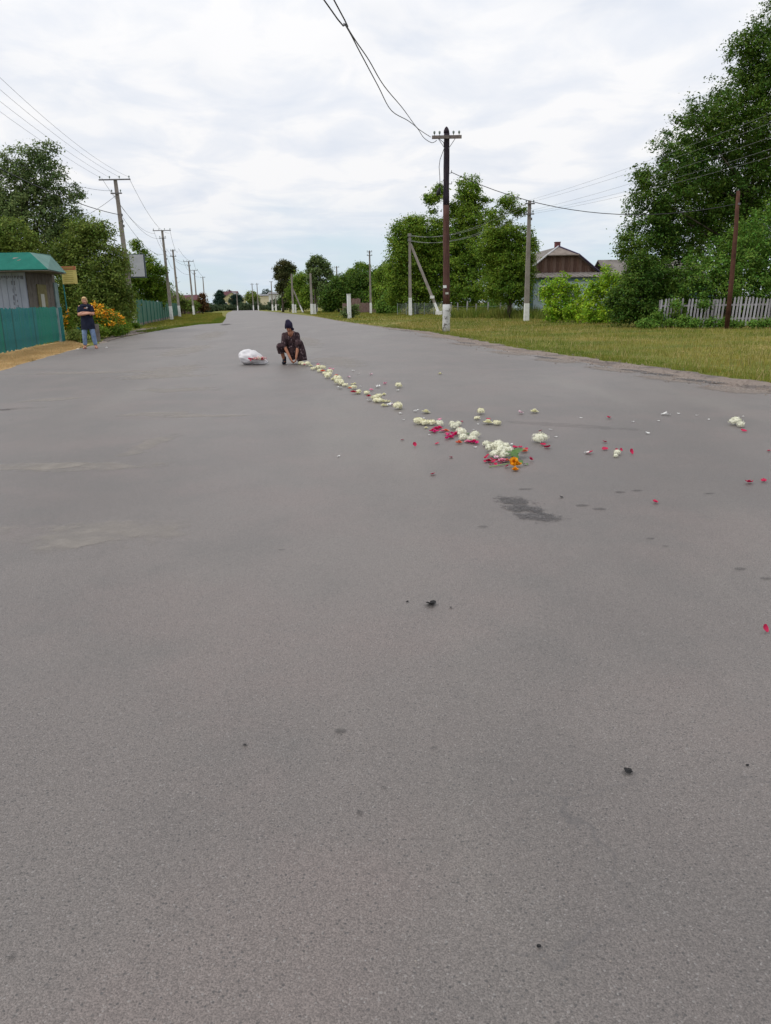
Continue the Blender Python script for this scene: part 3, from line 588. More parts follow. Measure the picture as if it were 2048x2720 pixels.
for i in range(700):
    y = 1.2 * (30 / 1.2) ** rs_.random(); pp.append((rs_.uniform(-0.55, 0.45) * y, y))
pebbles('road_grit', 'fine pale grit lying on the asphalt', pp, 'concrete', 0.0012, 0.004, 6)

# ------------------------------------------------------------------ trees
def leaf_cloud(name, lobes, n, size, m, origin, seed, cl_r=0.38, per=55, inner=0.3, droop=0.0, stretch=1.0, gaps=0.0, elong=1.9, sprig=0.10):
    """lobes: (x, y, z, r_horizontal, r_vertical) in world metres; leaves gather in sprays over the lobes"""
    rs = np.random.RandomState(seed)
    lob = np.array(lobes, float); area = lob[:, 3] * lob[:, 4]; pr = area / area.sum()
    nc = max(1, int(n / per))
    li = rs.choice(len(lob), nc, p=pr); lb = lob[li]
    d = rs.normal(size=(nc, 3)); d /= np.linalg.norm(d, axis=1)[:, None]
    rad = np.where(rs.rand(nc) < inner, rs.uniform(0.2, 0.8, nc), rs.uniform(0.78, 1.04, nc))
    far = rs.rand(nc) < sprig; rad = np.where(far, rs.uniform(1.02, 1.22, nc), rad)
    if gaps > 0:
        nz = np.sin(d[:, 0] * 5.1 + li) * np.sin(d[:, 1] * 4.3 + 2 * li) * np.sin(d[:, 2] * 5.7 + 3 * li)
        rad = rad * np.where(nz > 0.25, 1 - gaps, 1.0)
    c = lb[:, :3] + d * rad[:, None] * np.stack([lb[:, 3], lb[:, 3] * stretch, lb[:, 4]], 1)
    c[:, 2] = np.maximum(c[:, 2], 0.15)
    cr = cl_r * rs.uniform(0.55, 1.3, nc) * np.where(far, 0.6, 1.0)
    cnt = np.maximum(4, (per * rs.uniform(0.5, 1.5, nc) * np.where(far, 0.5, 1.0)).astype(int))
    idx = np.repeat(np.arange(nc), cnt); k = len(idx)
    off = rs.normal(size=(k, 3)) * 0.52
    off[:, 2] *= 0.7
    p = c[idx] + off * cr[idx][:, None]
    p[:, 2] -= droop * np.abs(rs.normal(size=k)) * cr[idx]
    p[:, 2] = np.maximum(p[:, 2], 0.03)
    nrm = d[idx] * 0.5 + rs.normal(size=(k, 3)) * 0.65 + np.array([0, 0, 0.75]); nrm /= np.linalg.norm(nrm, axis=1)[:, None]
    t = rs.normal(size=(k, 3)) + off * 0.8; t -= nrm * (t * nrm).sum(1)[:, None]; t /= np.linalg.norm(t, axis=1)[:, None] + 1e-9
    b = np.cross(nrm, t); s = size * rs.uniform(0.6, 1.25, k)
    L_ = s[:, None] * t; W_ = (s / elong)[:, None] * b; N_ = (s * 0.18)[:, None] * nrm
    V = np.stack([p - L_ * 0.5, p + W_ * 0.5 - N_ * 0.2 - L_ * 0.05, p + L_ * 0.5 - N_, p - W_ * 0.5 - N_ * 0.2 - L_ * 0.05], 1).reshape(-1, 3)
    V -= np.array(origin)
    return np_mesh(name, V, np.arange(4 * k).reshape(-1, 4), M[m]), c - np.array(origin)

def limbs(base_r, h, targets, seed, lean=(0, 0), forks=9, bend=0.3):
    rnd = random.Random(seed); mb = MB()
    top = Vector((lean[0], lean[1], h))
    pts = []
    for i in range(7):
        t = i / 6; pts.append(Vector((lean[0] * t + rnd.uniform(-.1, .1) * bend, lean[1] * t + rnd.uniform(-.1, .1) * bend, h * t)))
    mb.tube(pts, [base_r * (1.25 if i == 0 else 1 - 0.6 * i / 6) for i in range(7)], 9)
    tg = list(targets); rnd.shuffle(tg)
    for q in tg[:forks]:
        q = Vector(q); t = rnd.uniform(0.45, 1.0); a = pts[0].lerp(pts[-1], t); a = pts[min(6, int(t * 6))]
        if q.z < a.z * 0.8: a = pts[max(1, int(6 * min(1, q.z / max(h, .1)) * .7))]
        mid_ = a.lerp(q, 0.5) + Vector((rnd.uniform(-.3, .3), rnd.uniform(-.3, .3), rnd.uniform(0.0, 0.5)))
        r = base_r * 0.42 * rnd.uniform(0.7, 1.1)
        mb.tube([a, a.lerp(mid_, .5) + Vector((0, 0, .08)), mid_, q], [r, r * .75, r * .5, r * .16], 6)
    return mb

def tree(name, label, cat, base, lobes, n, size, m, seed, trunk=(0.16, 3.0), bark='bark', group=None, forks=14, part='crown', **kw):
    root = thing(name, label, cat, (base[0], base[1], 0), 0, group)
    me, cs = leaf_cloud(part, lobes, n, size, m, (base[0], base[1], 0), seed, **kw)
    put(part, me, None, root)
    if trunk:
        rs = np.random.RandomState(seed); ids = rs.permutation(len(cs))[:forks]
        top = cs[:, 2].max()
        mb = limbs(trunk[0], trunk[1], [tuple(cs[i] * np.array([.9, .9, .95])) for i in ids], seed, forks=forks)
        obj('trunk', mb, M[bark], root, smooth=True, loc=(0, 0, -0.05))
    return root

# big dark tree on the right and shrubs below it
tree('broadleaf_tree', 'huge dark green tree filling the right side behind the white picket fence', 'tree', (19.5, 44.0),
     [(21.86, 44, 14.96, 2.44, 2.44), (19.4, 43, 12.19, 1.96, 2.17), (18.45, 43, 13.21, 0.87, 1.3), (17.13, 42.5, 10.06, 1.72, 1.61), (19.34, 44, 9.98, 2.67, 2.67), (15.92, 42.5, 8.69, 1.61, 1.72), (14.91, 42, 7.04, 1.91, 1.91), (17.86, 44, 6.9, 2.67, 2.44), (21.09, 45, 7.36, 2.96, 2.73),
      (14.17, 42, 5.45, 1.66, 1.7), (17.02, 44, 5.03, 2.44, 2), (13.54, 41.5, 3.87, 1.47, 1.57), (15.21, 42.5, 3.06, 2.04, 1.93), (20.35, 45, 4.67, 2.73, 2.27), (22.53, 46, 11.63, 2.56, 2.79), (13.16, 41.5, 6.65, 0.59, 0.84), (12.32, 41, 3.95, 0.54, 0.62)],
     190000, 0.145, 'leaf_dark', 101, trunk=(0.30, 7.5), cl_r=0.42, per=60, gaps=0.3, sprig=0.13, forks=26, inner=0.35)
tree('elder_bush', 'mid green bushy shrub growing over the white picket fence near the rusty pole', 'shrub', (16.5, 38.2),
     [(16.86, 38.6, 3.02, 1.36, 1.56), (18.41, 39, 3.7, 1.48, 1.77), (15.98, 38.2, 1.99, 1.16, 1.16), (17.36, 38, 1.62, 1.34, 0.96), (18.64, 38, 2.11, 1.15, 1.34), (15.13, 38.6, 2.19, 1.07, 1.07)],
     34000, 0.13, 'leaf_elder', 102, trunk=(0.08, 1.6), cl_r=0.33, per=45, forks=12)
tree('undergrowth_shrub', 'dark undergrowth packed behind the white picket fence', 'shrub', (16.5, 39.5),
     [(14.18, 40.5, 0.89, 0.61, 0.61), (15.24, 40, 0.78, 0.81, 0.61), (16.41, 39.6, 0.67, 0.8, 0.6), (17.45, 39, 0.66, 0.79, 0.59), (18.46, 38.4, 0.64, 0.78, 0.62), (19.16, 38, 0.72, 0.58, 0.77)],
     30000, 0.14, 'leaf_dark', 109, trunk=(0.05, 0.9), cl_r=0.3, per=45, forks=8)
tree('fence_vines', 'leafy vines and nettles climbing the front of the white picket fence', 'plant', (15.4, 35.4),
     [(12.8, 36.6, 0.43, 0.18, 0.37), (13.11, 36.3, 0.18, 0.26, 0.18), (13.61, 35.8, 0.24, 0.22, 0.25), (14.01, 35.5, 0.15, 0.32, 0.21), (14.63, 35.4, 0.2, 0.18, 0.25), (15.14, 35, 0.14, 0.25, 0.25), (15.55, 34.6, 0.04, 0.32, 0.16), (16.19, 34.2, 0.07, 0.28, 0.17), (16.65, 34, 0.14, 0.21, 0.21), (14.54, 35.9, 1.02, 0.25, 0.14), (13.35, 36.2, 1.07, 0.26, 0.15), (12.06, 36, 0.17, 0.44, 0.22)],
     11000, 0.11, 'leaf_elder', 108, trunk=None, cl_r=0.22, per=30, part='foliage')
tree('wild_shrub', 'dark green shrub between the saplings and the picket fence', 'shrub', (13.0, 38.6),
     [(12.57, 39, 1.9, 0.98, 1.48), (11.76, 38.6, 1.21, 0.78, 0.97), (13.55, 38.6, 1.7, 1.07, 1.17), (12.76, 38.2, 0.66, 0.87, 0.68), (13.74, 37.4, 0.57, 0.66, 0.47), (11.5, 38.2, 0.51, 0.58, 0.42)],
     26000, 0.13, 'leaf_dark', 103, trunk=(0.07, 1.4), cl_r=0.3, per=45, forks=10)
tree('lime_sapling', 'yellow green leafy sapling clump in front of the pale blue house wall', 'shrub', (11.6, 50.0),
     [(10.99, 50, 1.37, 0.71, 1.26), (10.49, 50.5, 1.84, 0.51, 0.77), (11.42, 50, 2.27, 0.56, 0.76), (11.6, 49.5, 0.79, 0.75, 0.9), (10.58, 49.6, 0.58, 0.45, 0.6), (12.4, 50, 1.46, 0.56, 1.06)],
     9000, 0.16, 'leaf_bright', 104, trunk=(0.04, 1.6), cl_r=0.28, per=28, forks=12, group='light green saplings', sprig=0.2)
tree('lime_sapling', 'taller bright green sapling clump right before the huge dark tree', 'shrub', (13.6, 46.5),
     [(12.66, 46.6, 1.22, 0.75, 1.18), (13.15, 47, 2.38, 0.67, 0.85), (13.71, 46.5, 1.62, 0.85, 1.18), (11.99, 46, 0.6, 0.65, 0.74), (13.08, 45.6, 0.37, 0.83, 0.6), (12.3, 46.6, 1.86, 0.47, 0.71)],
     11000, 0.15, 'leaf_bright', 105, trunk=(0.04, 1.8), cl_r=0.28, per=28, forks=12, group='light green saplings', sprig=0.2)
# group of trees behind the tall timber pole
tree('garden_tree', 'dense green tree at the left end of the clump behind the braced pole', 'tree', (4.2, 97.0),
     [(3.35, 97, 8.68, 2.06, 2.45), (2.29, 97, 5.92, 1.57, 2.45), (1.93, 97, 3.11, 1.27, 2.21), (5.47, 99, 8.57, 2.25, 2.75), (4.95, 98, 5.05, 2.72, 2.97), (4.42, 97, 2.19, 2.45, 1.72), (3.59, 97, 10.14, 0.78, 1.08)],
     60000, 0.27, 'leaf_mid', 111, trunk=(0.25, 6), cl_r=0.8, per=60, group='trees in the garden clump')
tree('garden_tree', 'tall open topped tree with spires of foliage behind the timber pole', 'tree', (11.5, 100.0),
     [(10.79, 100, 14.36, 1.42, 1.72), (10.35, 100, 12.45, 1.52, 1.52), (6.56, 100, 13.58, 1.11, 0.71), (7.38, 100, 14.42, 0.71, 0.61), (6.23, 100, 12.1, 0.71, 0.4), (12.85, 100, 13.04, 0.61, 0.4), (11.51, 100, 10.71, 2.53, 2.27), (8.76, 100, 8.59, 3.03, 2.53), (11.9, 99, 6.72, 3.5, 3), (8.14, 98, 4.99, 2.97, 3.47), (11.25, 97, 2.72, 3.92, 2.45), (8.84, 101, 12.16, 0.71, 1.02)],
     80000, 0.27, 'leaf_mid', 112, trunk=(0.28, 11), cl_r=0.62, per=50, group='trees in the garden clump', gaps=0.15, forks=26)
tree('garden_tree', 'looser grey green tree at the right end of the clump beside the concrete pole', 'tree', (10.082, 63.0, -0.124),
     [(9.88, 63, 8.48, 0.76, 0.64), (10.7, 63, 7.98, 0.45, 0.38), (9.03, 63, 7.74, 0.57, 0.45), (9.29, 63, 6.37, 1.27, 1.15), (10.9, 63, 5.79, 1.02, 1.08), (11.15, 63, 4.4, 0.89, 1.08), (11.12, 63, 3.14, 0.89, 1.15), (11.01, 63, 1.87, 0.83, 0.95), (9.92, 63, 4.15, 1.75, 1.59), (9.67, 63, 2.52, 1.75, 1.27), (11.88, 63, 5.36, 0.45, 0.29), (8.73, 63, 5.28, 1.27, 1.27)],
     56000, 0.17, 'leaf_mid', 113, trunk=(0.18, 5.5), cl_r=0.40, per=40, group='trees in the garden clump', gaps=0.2, forks=26)
tree('garden_bush', 'low bright green bush row beside the garden posts', 'shrub', (13.0, 74.0),
     [(11.04, 74, 1.17, 1.12, 0.52), (12.78, 74, 1.3, 1.27, 0.6), (13.99, 73, 0.94, 0.96, 0.66), (10.07, 74.5, 0.84, 0.75, 0.34)], 6000, 0.18, 'leaf_elder', 114, trunk=(0.03, .5), cl_r=0.3, per=30, forks=6)
tree('garden_bush', 'small green bush at the foot of the leaning brace', 'shrub', (4.2, 108.0),
     [(5.17, 108, 1.16, 0.98, 0.55), (7.71, 108, 1.75, 1.09, 0.98), (6.44, 108, 1.14, 0.98, 0.55)], 3500, 0.2, 'leaf_elder', 115, trunk=(0.03, .5), cl_r=0.3, per=30, forks=5)
# trees farther along on the right
FG = 'trees lining the far right verge'
tree('verge_tree', 'light green tree just left of the braced concrete pole', 'tree', (0.842, 125.0, 0.265), [(0.75, 125, 4.79, 1.64, 1.9), (1.08, 126, 6.5, 1.15, 0.89), (-0.18, 124, 2.27, 1.38, 1.75), (1.56, 124, 1.67, 1.63, 1.5), (2.05, 124, 3.35, 1, 2.51)], 24000, 0.34, 'leaf_mid', 121, trunk=(.2, 4), cl_r=0.8, per=36, group=FG)
tree('verge_tree', 'dark green tree behind the far bare pole with crossarms', 'tree', (-2.551, 140.0, 0.525), [(-1.47, 140, 4.31, 1.98, 2.4), (-3.45, 141, 5, 2.28, 2.14), (-1.85, 139, 1.78, 2.39, 1.69), (-4.46, 140, 3.1, 1.98, 1.84), (-0.78, 141, 6.53, 0.85, 0.71)], 28000, 0.36, 'leaf_dark', 122, trunk=(.2, 4), cl_r=0.85, per=36, group=FG)
tree('verge_tree', 'tree with a dark flat tuft standing above the green row', 'tree', (-3.794, 150.0, 0.489), [(-3.24, 150, 8.04, 1.06, 0.53), (-4.14, 150, 8.32, 0.61, 0.46), (-2.55, 150, 7.76, 0.61, 0.38), (-5.04, 150, 6.27, 1.52, 1.36), (-3.65, 150, 5.91, 1.97, 1.21)], 12000, 0.36, 'leaf_mid', 123, trunk=(.2, 6.5), cl_r=0.6, per=30, group=FG)
tree('verge_tree', 'round dark tree behind the short white marker post', 'tree', (-7.501, 140.0, 0.617), [(-7.06, 140, 3.78, 1.98, 2.12), (-8.09, 140, 2.54, 1.84, 1.98), (-5.75, 139, 2.48, 1.54, 1.69), (-7.39, 141, 5.39, 1.14, 0.85), (-9.3, 140, 1.92, 1.27, 1.56)], 24000, 0.36, 'leaf_dark', 124, trunk=(.2, 4), cl_r=0.85, per=36, group=FG)
tree('verge_tree', 'tall feathery tree with a dark bare sided top', 'tree', (-12.42, 150.0, 0.649), [(-11.71, 150, 9.26, 1.21, 0.98), (-10.41, 150, 8.57, 1.06, 0.76), (-10.04, 150, 7.23, 0.91, 0.68), (-13.21, 150, 8.49, 0.68, 0.68), (-13.25, 150, 7.42, 0.61, 0.61), (-9.59, 150, 6.35, 0.68, 0.53), (-11.65, 150, 7.26, 1.52, 0.91), (-12.42, 150, 5.73, 1.36, 1.06), (-10.72, 150, 4.36, 1.67, 1.52), (-10.04, 149, 1.97, 1.66, 1.66)], 22000, 0.34, 'leaf_grey', 125, trunk=(.22, 9.5), cl_r=0.55, per=30, group=FG, gaps=.3, forks=18)
tree('verge_tree', 'mid green tree between the two tall verge trees', 'tree', (-15.736, 160.0, 0.652), [(-15.86, 160, 6.08, 1.78, 1.46), (-16.71, 160, 3.94, 1.94, 1.94), (-14.31, 158, 3.15, 1.76, 1.76), (-15.17, 157, 1.73, 2.06, 0.95)], 18000, 0.38, 'leaf_mid', 126, trunk=(.2, 4), cl_r=0.8, per=34, group=FG)
tree('verge_tree', 'tall brownish tree at the left end of the far right row', 'tree', (-21.211, 172.0, 0.683), [(-20.34, 172, 9.64, 1.39, 0.96), (-21.74, 172, 8.75, 0.87, 0.78), (-19.02, 172, 8.7, 0.78, 1.13), (-21.98, 172, 7.29, 0.78, 0.78), (-20.5, 172, 7.96, 1.39, 1.22), (-20.28, 172, 6.11, 1.3, 1.22), (-19.57, 172, 4.16, 1.22, 1.74), (-21.79, 172, 4.98, 0.69, 1.04)], 18000, 0.36, 'leaf_brown', 127, trunk=(.24, 9), cl_r=0.55, per=30, group=FG, gaps=.25, forks=16)
tree('verge_tree', 'small dark green tree behind the leaning far brace', 'tree', (-20.671, 180.0, 0.626), [(-20.57, 180, 2.67, 1.82, 1.64), (-19.39, 181, 3.06, 1.65, 2.01), (-22.11, 180, 2.29, 0.91, 1.09)], 10000, 0.42, 'leaf_dark', 128, trunk=(.15, 3), cl_r=0.8, per=34, group=FG)
tree('verge_bush', 'yellow green bush at the foot of the tree row beyond the marker post', 'shrub', (0.86, 112.0, 0.37), [(0.34, 112, 0.89, 0.91, 0.91), (1.15, 112, 1.64, 0.79, 1.13), (1.64, 111, 0.52, 0.79, 0.51)], 9000, 0.28, 'leaf_elder', 129, trunk=(.06, 1), cl_r=0.6, per=30, forks=5)
# left trees
tree('silver_tree', 'tall grey green tree with airy spires above the kiosk', 'tree', (-19.864, 46.0, 0.768),
     [(-18.28, 46, 9.36, 0.6, 0.7), (-19.34, 46, 9.18, 0.93, 0.84), (-20.4, 46, 9.01, 0.6, 0.7), (-20.15, 46, 7.85, 1.28, 1.05), (-18.46, 46, 8.02, 1.16, 1.05), (-17.28, 46, 7.51, 0.84, 0.47), (-16.64, 46, 7.56, 0.33, 0.23), (-17.84, 46, 8.77, 0.51, 0.37), (-19.3, 46, 6.47, 1.86, 1.39), (-20.98, 46, 6.5, 0.93, 1.16), (-17.75, 46, 6.24, 1.16, 1.16), (-19.31, 46, 4.88, 2.09, 1.39), (-21.24, 46, 4.71, 1.16, 1.16), (-17.16, 46, 5.04, 1.16, 1.16), (-17.81, 46, 9.82, 0.23, 0.33), (-21.87, 46, 7.49, 1.16, 1.39)],
     52000, 0.15, 'leaf_grey', 131, trunk=(.25, 8), cl_r=0.42, per=45, gaps=0.3, forks=30, inner=0.15, sprig=0.16)
tree('maple_tree', 'yellowish green tree low at the left edge behind the kiosk roof', 'tree', (-22.5, 42.0), [(-18.95, 42, 4.77, 1.06, 1.06), (-20.14, 42, 4.61, 1.06, 1.27), (-18.26, 42, 4.21, 0.76, 0.76)], 12000, 0.15, 'leaf_olive', 132, trunk=(.15, 3), cl_r=0.4, per=45)
tree('hedge_tree', 'olive green tree leaning over the bus stop sign', 'tree', (-17.2, 44.0),
     [(-15.78, 44, 5.15, 1.02, 0.89), (-14.94, 44, 5.42, 0.67, 0.53), (-16.94, 44, 3.92, 1.11, 1.11), (-15.52, 44, 3.89, 1.33, 1.33), (-15.95, 43, 2.32, 1.22, 1.3), (-14.86, 44, 2.51, 1.11, 1.56), (-15.48, 43, 1.14, 1.3, 0.98), (-14.64, 45, 3.73, 0.68, 0.91), (-14.1, 44, 1.9, 0.53, 1.11), (-17.09, 44, 1.96, 0.49, 1.56)],
     48000, 0.14, 'leaf_olive', 133, trunk=(.18, 4), cl_r=0.4, per=48, gaps=0.15)
tree('hedge_tree', 'dark leafy tree right behind the blonde woman and orange flowers', 'tree', (-18.5, 48.0),
     [(-18.71, 49, 1.8, 0.99, 1.49), (-17.54, 49, 2, 1.24, 1.73), (-16.15, 48, 1.1, 1.21, 0.97), (-19.29, 49, 2.7, 0.99, 2.23)], 16000, 0.15, 'leaf_mid', 134, trunk=(.12, 3), cl_r=0.4, per=45)
tree('hedge_tree', 'spiky topped green tree behind the grey sign panel', 'tree', (-29.5, 92.0),
     [(-25.55, 90, 5.89, 0.91, 1), (-24.57, 90, 5.28, 0.55, 0.64), (-26.91, 92, 4.58, 1.67, 1.49), (-25.48, 92, 3.73, 1.3, 1.39), (-28.17, 92, 2.74, 2.04, 1.86), (-26.38, 94, 2.52, 1.43, 1.14), (-28.75, 90, 3.34, 1.36, 2.27), (-25.8, 96, 2.74, 0.78, 0.97), (-28.23, 92, 6.24, 1.3, 0.93), (-26.59, 90, 7.22, 0.73, 0.64), (-27, 90, 8.1, 0.64, 0.46)],
     40000, 0.24, 'leaf_mid', 135, trunk=(.18, 4), cl_r=0.5, per=40, gaps=0.25, sprig=0.16)
tree('rusty_leaf_tree', 'reddish brown leaved tree beside the far left poles', 'tree', (-35.863, 160.0, 0.88), [(-35.71, 160, 2.84, 0.73, 1.13), (-36.41, 160, 1.62, 0.97, 0.97), (-35.3, 160, 1.38, 0.73, 0.73)], 3000, 0.4, 'leaf_rust', 136, trunk=(.15, 3), cl_r=0.6, per=26)
tree('hedge_tree', 'low olive hedge tree past the end of the green metal fence', 'tree', (-38.232, 155.0, 1.099), [(-39.01, 155, 2.17, 1.41, 1.72), (-37.7, 156, 1.65, 1.58, 1.26), (-37.08, 158, 1.42, 1.12, 1.04), (-40.39, 154, 2.54, 1.56, 1.87)], 6000, 0.34, 'leaf_olive', 137, trunk=(.15, 2.5), cl_r=0.6, per=30)
# bare twiggy tree
bt = thing('bare_tree', 'leafless grey tree showing fine branches near the far left poles', 'tree', (-37.5, 140, 0))
rb = random.Random(9); mb = MB(); mb.tube([(0, 0, 0), (0.1, 0, 2.2)], [.16, .1], 6)
for i in range(26):
    a = rb.uniform(0, 6.28); l = rb.uniform(1.5, 3.6); s = Vector((0.05, 0, rb.uniform(1, 2.2))); e_ = s + Vector((math.cos(a) * l * .75, math.sin(a) * l * .3, l)); mb.tube([s, s.lerp(e_, .5) + Vector((0, 0, .2)), e_], [.06, .04, .015], 4)
    for k in range(3):
        q = s.lerp(e_, rb.uniform(.4, 1)); mb.tube([q, q + Vector((rb.uniform(-.8, .8), 0, rb.uniform(.3, 1)))], [.03, .012], 3)
obj('branches', mb, M['bark_grey'], bt)
# far end of the road
tree('spruce_tree', 'dark blue green conifer at the far end of the road', 'tree', (-60.817, 300.0, 1.35), [(-60.66, 300, 3.39, 1.82, 2.27), (-60.53, 300, 5.16, 1.52, 1.82), (-60.42, 300, 6.64, 0.91, 1.21)], 3500, 0.7, 'leaf_blue_hazed', 141, trunk=(.2, 3), cl_r=0.8, per=30, forks=4)
tree('far_bush', 'dark round bush in front of the yellow house gable', 'shrub', (-52.787, 290.0, 1.237), [(-53.33, 290, 3.22, 1.76, 1.91), (-51.7, 290, 3.19, 1.47, 1.76), (-52.44, 290, 4.26, 1.32, 1.17)], 3500, 0.6, 'leaf_blue_hazed', 142, trunk=(.15, 2), cl_r=0.8, per=30, forks=4)
tree('willow_tree', 'light olive willow at the far end of the road', 'tree', (-46.11, 285.0, 1.131), [(-46.77, 285, 3.47, 1.58, 2.74), (-44.9, 285, 3.31, 1.44, 2.45), (-45.86, 285, 5, 1.44, 1.3)], 4500, 0.6, 'leaf_willow', 143, trunk=(.2, 3), cl_r=0.8, per=30, forks=4)
tree('purple_tree', 'small purple leaved tree showing above the maroon roof', 'tree', (-63.657, 335.0, 1.277), [(-63.26, 335, 6.89, 1.02, 1.02), (-63.37, 335, 5.38, 1.19, 1.35)], 1200, 0.7, 'leaf_purple', 144, trunk=(.15, 3), cl_r=0.8, per=30, forks=4)
tree('far_tree', 'dark distant tree above the cream building', 'tree', (-48.929, 340.0, 0.985), [(-48.65, 340, 5.76, 1.72, 2.06), (-46.49, 340, 4.49, 1.72, 2.06), (-50.8, 340, 4.57, 1.37, 1.37)], 3000, 0.8, 'leaf_blue_hazed', 145, trunk=(.2, 3), cl_r=1.0, per=30, forks=4)
for u_, lb_, hgt in (((-54.869, 255.0, 2.213), 'low far bush left of the blue green conifer', 2.2), ((-54.082, 280.0, 1.934), 'low far bush between the conifer and the yellow house', 1.8), ((-48.141, 280.0, 2.078), 'far bush between the yellow house and the willow', 2.4), ((-42.635, 282.0, 2.232), 'far bush right of the willow', 2.8), ((-30.756, 240.0, 1.99), 'far bush below the tall brownish tree', 3.0), ((-48.23, 210.0, 2.299), 'low bush row past the fifth left pole', 2.2)):
    tree('far_bush', lb_, 'shrub', u_, [(u_[0], u_[1], hgt * .5, hgt * 1.1, hgt * .6), (u_[0] + hgt * .9, u_[1] + 1, hgt * .4, hgt * .8, hgt * .5), (u_[0] - hgt * .9, u_[1] + 1, hgt * .4, hgt * .8, hgt * .45)], 3500, .5, 'leaf_far', int(300 + u_[1] - u_[0]), trunk=None, part='foliage', cl_r=.6, per=26, group='bushes at the far end')
# distant wood as one mass
rw = random.Random(3); lob = []
for i in range(240):
    x = -420 + i * 3.9 + rw.uniform(-1.5, 1.5); y = 470 + rw.uniform(-20, 40)
    hh = rw.uniform(3.2, 6.5); lob.append((x, y, hh * .75, rw.uniform(3, 6), hh))
me, _ = leaf_cloud('distant_wood', lob, 52000, 1.3, 'leaf_blue_hazed', (0, 0, 0), 151, cl_r=1.8, per=40)
tag(put('distant_wood', me), 'dark line of woodland far behind the village', 'woods', None, 'stuff')

# ------------------------------------------------------------------ poles and wires
def insulator(x, y, z): return MB().tube([(x, y, z), (x, y, z + .05), (x, y, z + .09), (x, y, z + .16), (x, y, z + .19)], [.012, .014, .045, .05, .02], 8)
def concrete_pole(name, label, base, h, white, arms, lean=(0, 0), rz=0.0, group=None, wash='whitewash', r0=.17, r1=.10, boxes=()):
    t = thing(name, label, 'utility pole', (base[0], base[1], 0), 0, group)
    def q(z): return (lean[0] * z / h, lean[1] * z / h, z)
    def rr(z): return r0 + (r1 - r0) * z / h
    def shaft(z0, z1, k=1.0, o=0.0):
        mb = MB(); vs = []
        for z in (z0, z1):
            c = q(z); r = rr(z) * k + o
            for x, y in ((-1, -.85), (1, -.85), (1, .85), (-1, .85)):
                v = Matrix.Rotation(rz, 3, 'Z') @ Vector((x * r, y * r, 0)); vs.append((c[0] + v.x, c[1] + v.y, z))
        return mb.add(vs, [(3, 2, 1, 0), (4, 5, 6, 7), (0, 1, 5, 4), (1, 2, 6, 5), (2, 3, 7, 6), (3, 0, 4, 7)])
    obj('shaft', shaft(white if white else -.1, h), M['concrete'], t)
    if white: obj('whitewashed_foot', shaft(-0.1, white, 1.0, 0.003), M[wash], t)
    for (z, ln, ni) in arms:
        c = q(z); rm = Matrix.Rotation(rz, 3, 'Z'); front = rm @ Vector((0, -rr(z) - .04, 0))
        a = obj('crossarm', MB().box((c[0] + front.x, c[1] + front.y, z), (ln, .07, .08), rz), M['steel'], t)
        for k in range(ni):
            x = (-ln / 2 + .08) + (ln - .16) * k / max(1, ni - 1); v = rm @ Vector((x, 0, 0))
            obj('insulator', insulator(c[0] + front.x + v.x, c[1] + front.y + v.y, z + .04), M['porcelain'], a, True)
    for (z, s) in boxes:
        c = q(z); obj('clamp', MB().box((c[0] + rr(z) + .04, c[1] - .05, z), (s, .1, .16)), M['steel'], t)
    return t
LP = 'concrete power poles along the left lane'
P1, P2, P3, P4, P5, P6 = (-17.3, 55.5), (-24.0, 91.0), (-30.4, 120.0), (-34.6, 147.0), (-42.0, 182.0), (-49.0, 222.0)
concrete_pole('power_pole', 'nearest left concrete power pole carrying the grey sign panel', P1, 9.65, 1.25, [(9.6, 2.1, 4), (8.75, .75, 2)], group=LP, boxes=((7.4, .1), (6.7, .14), (7.0, .06)), wash='whitewash_worn', lean=(-.28, 0))
concrete_pole('power_pole', 'second left power pole at the end of the green metal fence', P2, 9.65, 1.5, [(9.6, 2.0, 4), (8.8, .75, 2)], group=LP, boxes=((7.4, .1), (6.6, .14)), lean=(-.2, 0))
concrete_pole('power_pole', 'third left power pole with short arms and a street lamp bracket', P3, 9.6, 1.6, [(9.4, .7, 2), (8.6, .9, 2)], group=LP, lean=(-.2, 0), boxes=((5.6, .14),))
concrete_pole('power_pole', 'fourth left power pole with a wide crossarm', P4, 9.4, 1.6, [(9.35, 1.8, 4), (8.6, .7, 2)], group=LP, lean=(-.2, 0))
concrete_pole('power_pole', 'fifth left power pole seen small beside the rusty leaved tree', P5, 9.4, 1.5, [(9.3, 1.6, 4), (8.6, .7, 2)], group=LP)
concrete_pole('power_pole', 'farthest left power pole', P6, 9.3, 1.5, [(9.2, 1.4, 3)], group=LP)
FP = 'distant poles at the end of the road'
for u, lb in (((-49.539, 275.0, 1.23), 'thin pale distant pole before the round dark bush'), ((-42.019, 262.0, 1.138), 'left of two distant poles by the willow'), ((-40.416, 262.0, 1.108), 'right of two distant poles by the willow')):
    concrete_pole('power_pole', lb, (u[0], u[1]), 8.6 if u[0] > -45 else 6.0, 1.6, [(8.2, 1.2, 2)] if u[0] > -45 else [], group=FP)
RP = 'concrete power poles along the right verge'
R2 = (10.0, 55.0)
concrete_pole('power_pole', 'concrete power pole with two short crossarms before the brown gabled house', R2, 7.75, 1.15, [(7.55, .65, 2), (6.9, .6, 2)], group=RP, boxes=((6.6, .08),))
R3 = (3.264, 90.804)
t3 = concrete_pole('power_pole', 'braced concrete power pole at the left of the garden clump', R3, 8.8, 1.9, [(8.5, .5, 2), (8.0, .5, 2)], group=RP, lean=(.0, 0), r0=.19, r1=.12)
def strut(a, b, r): return MB().tube([a, b], [r, r * .8], 4)
sa, sb = Vector((3.2, -1.5, 0)), Vector((0.1, 0, 7.7))
w1 = sa.lerp(sb, .17)
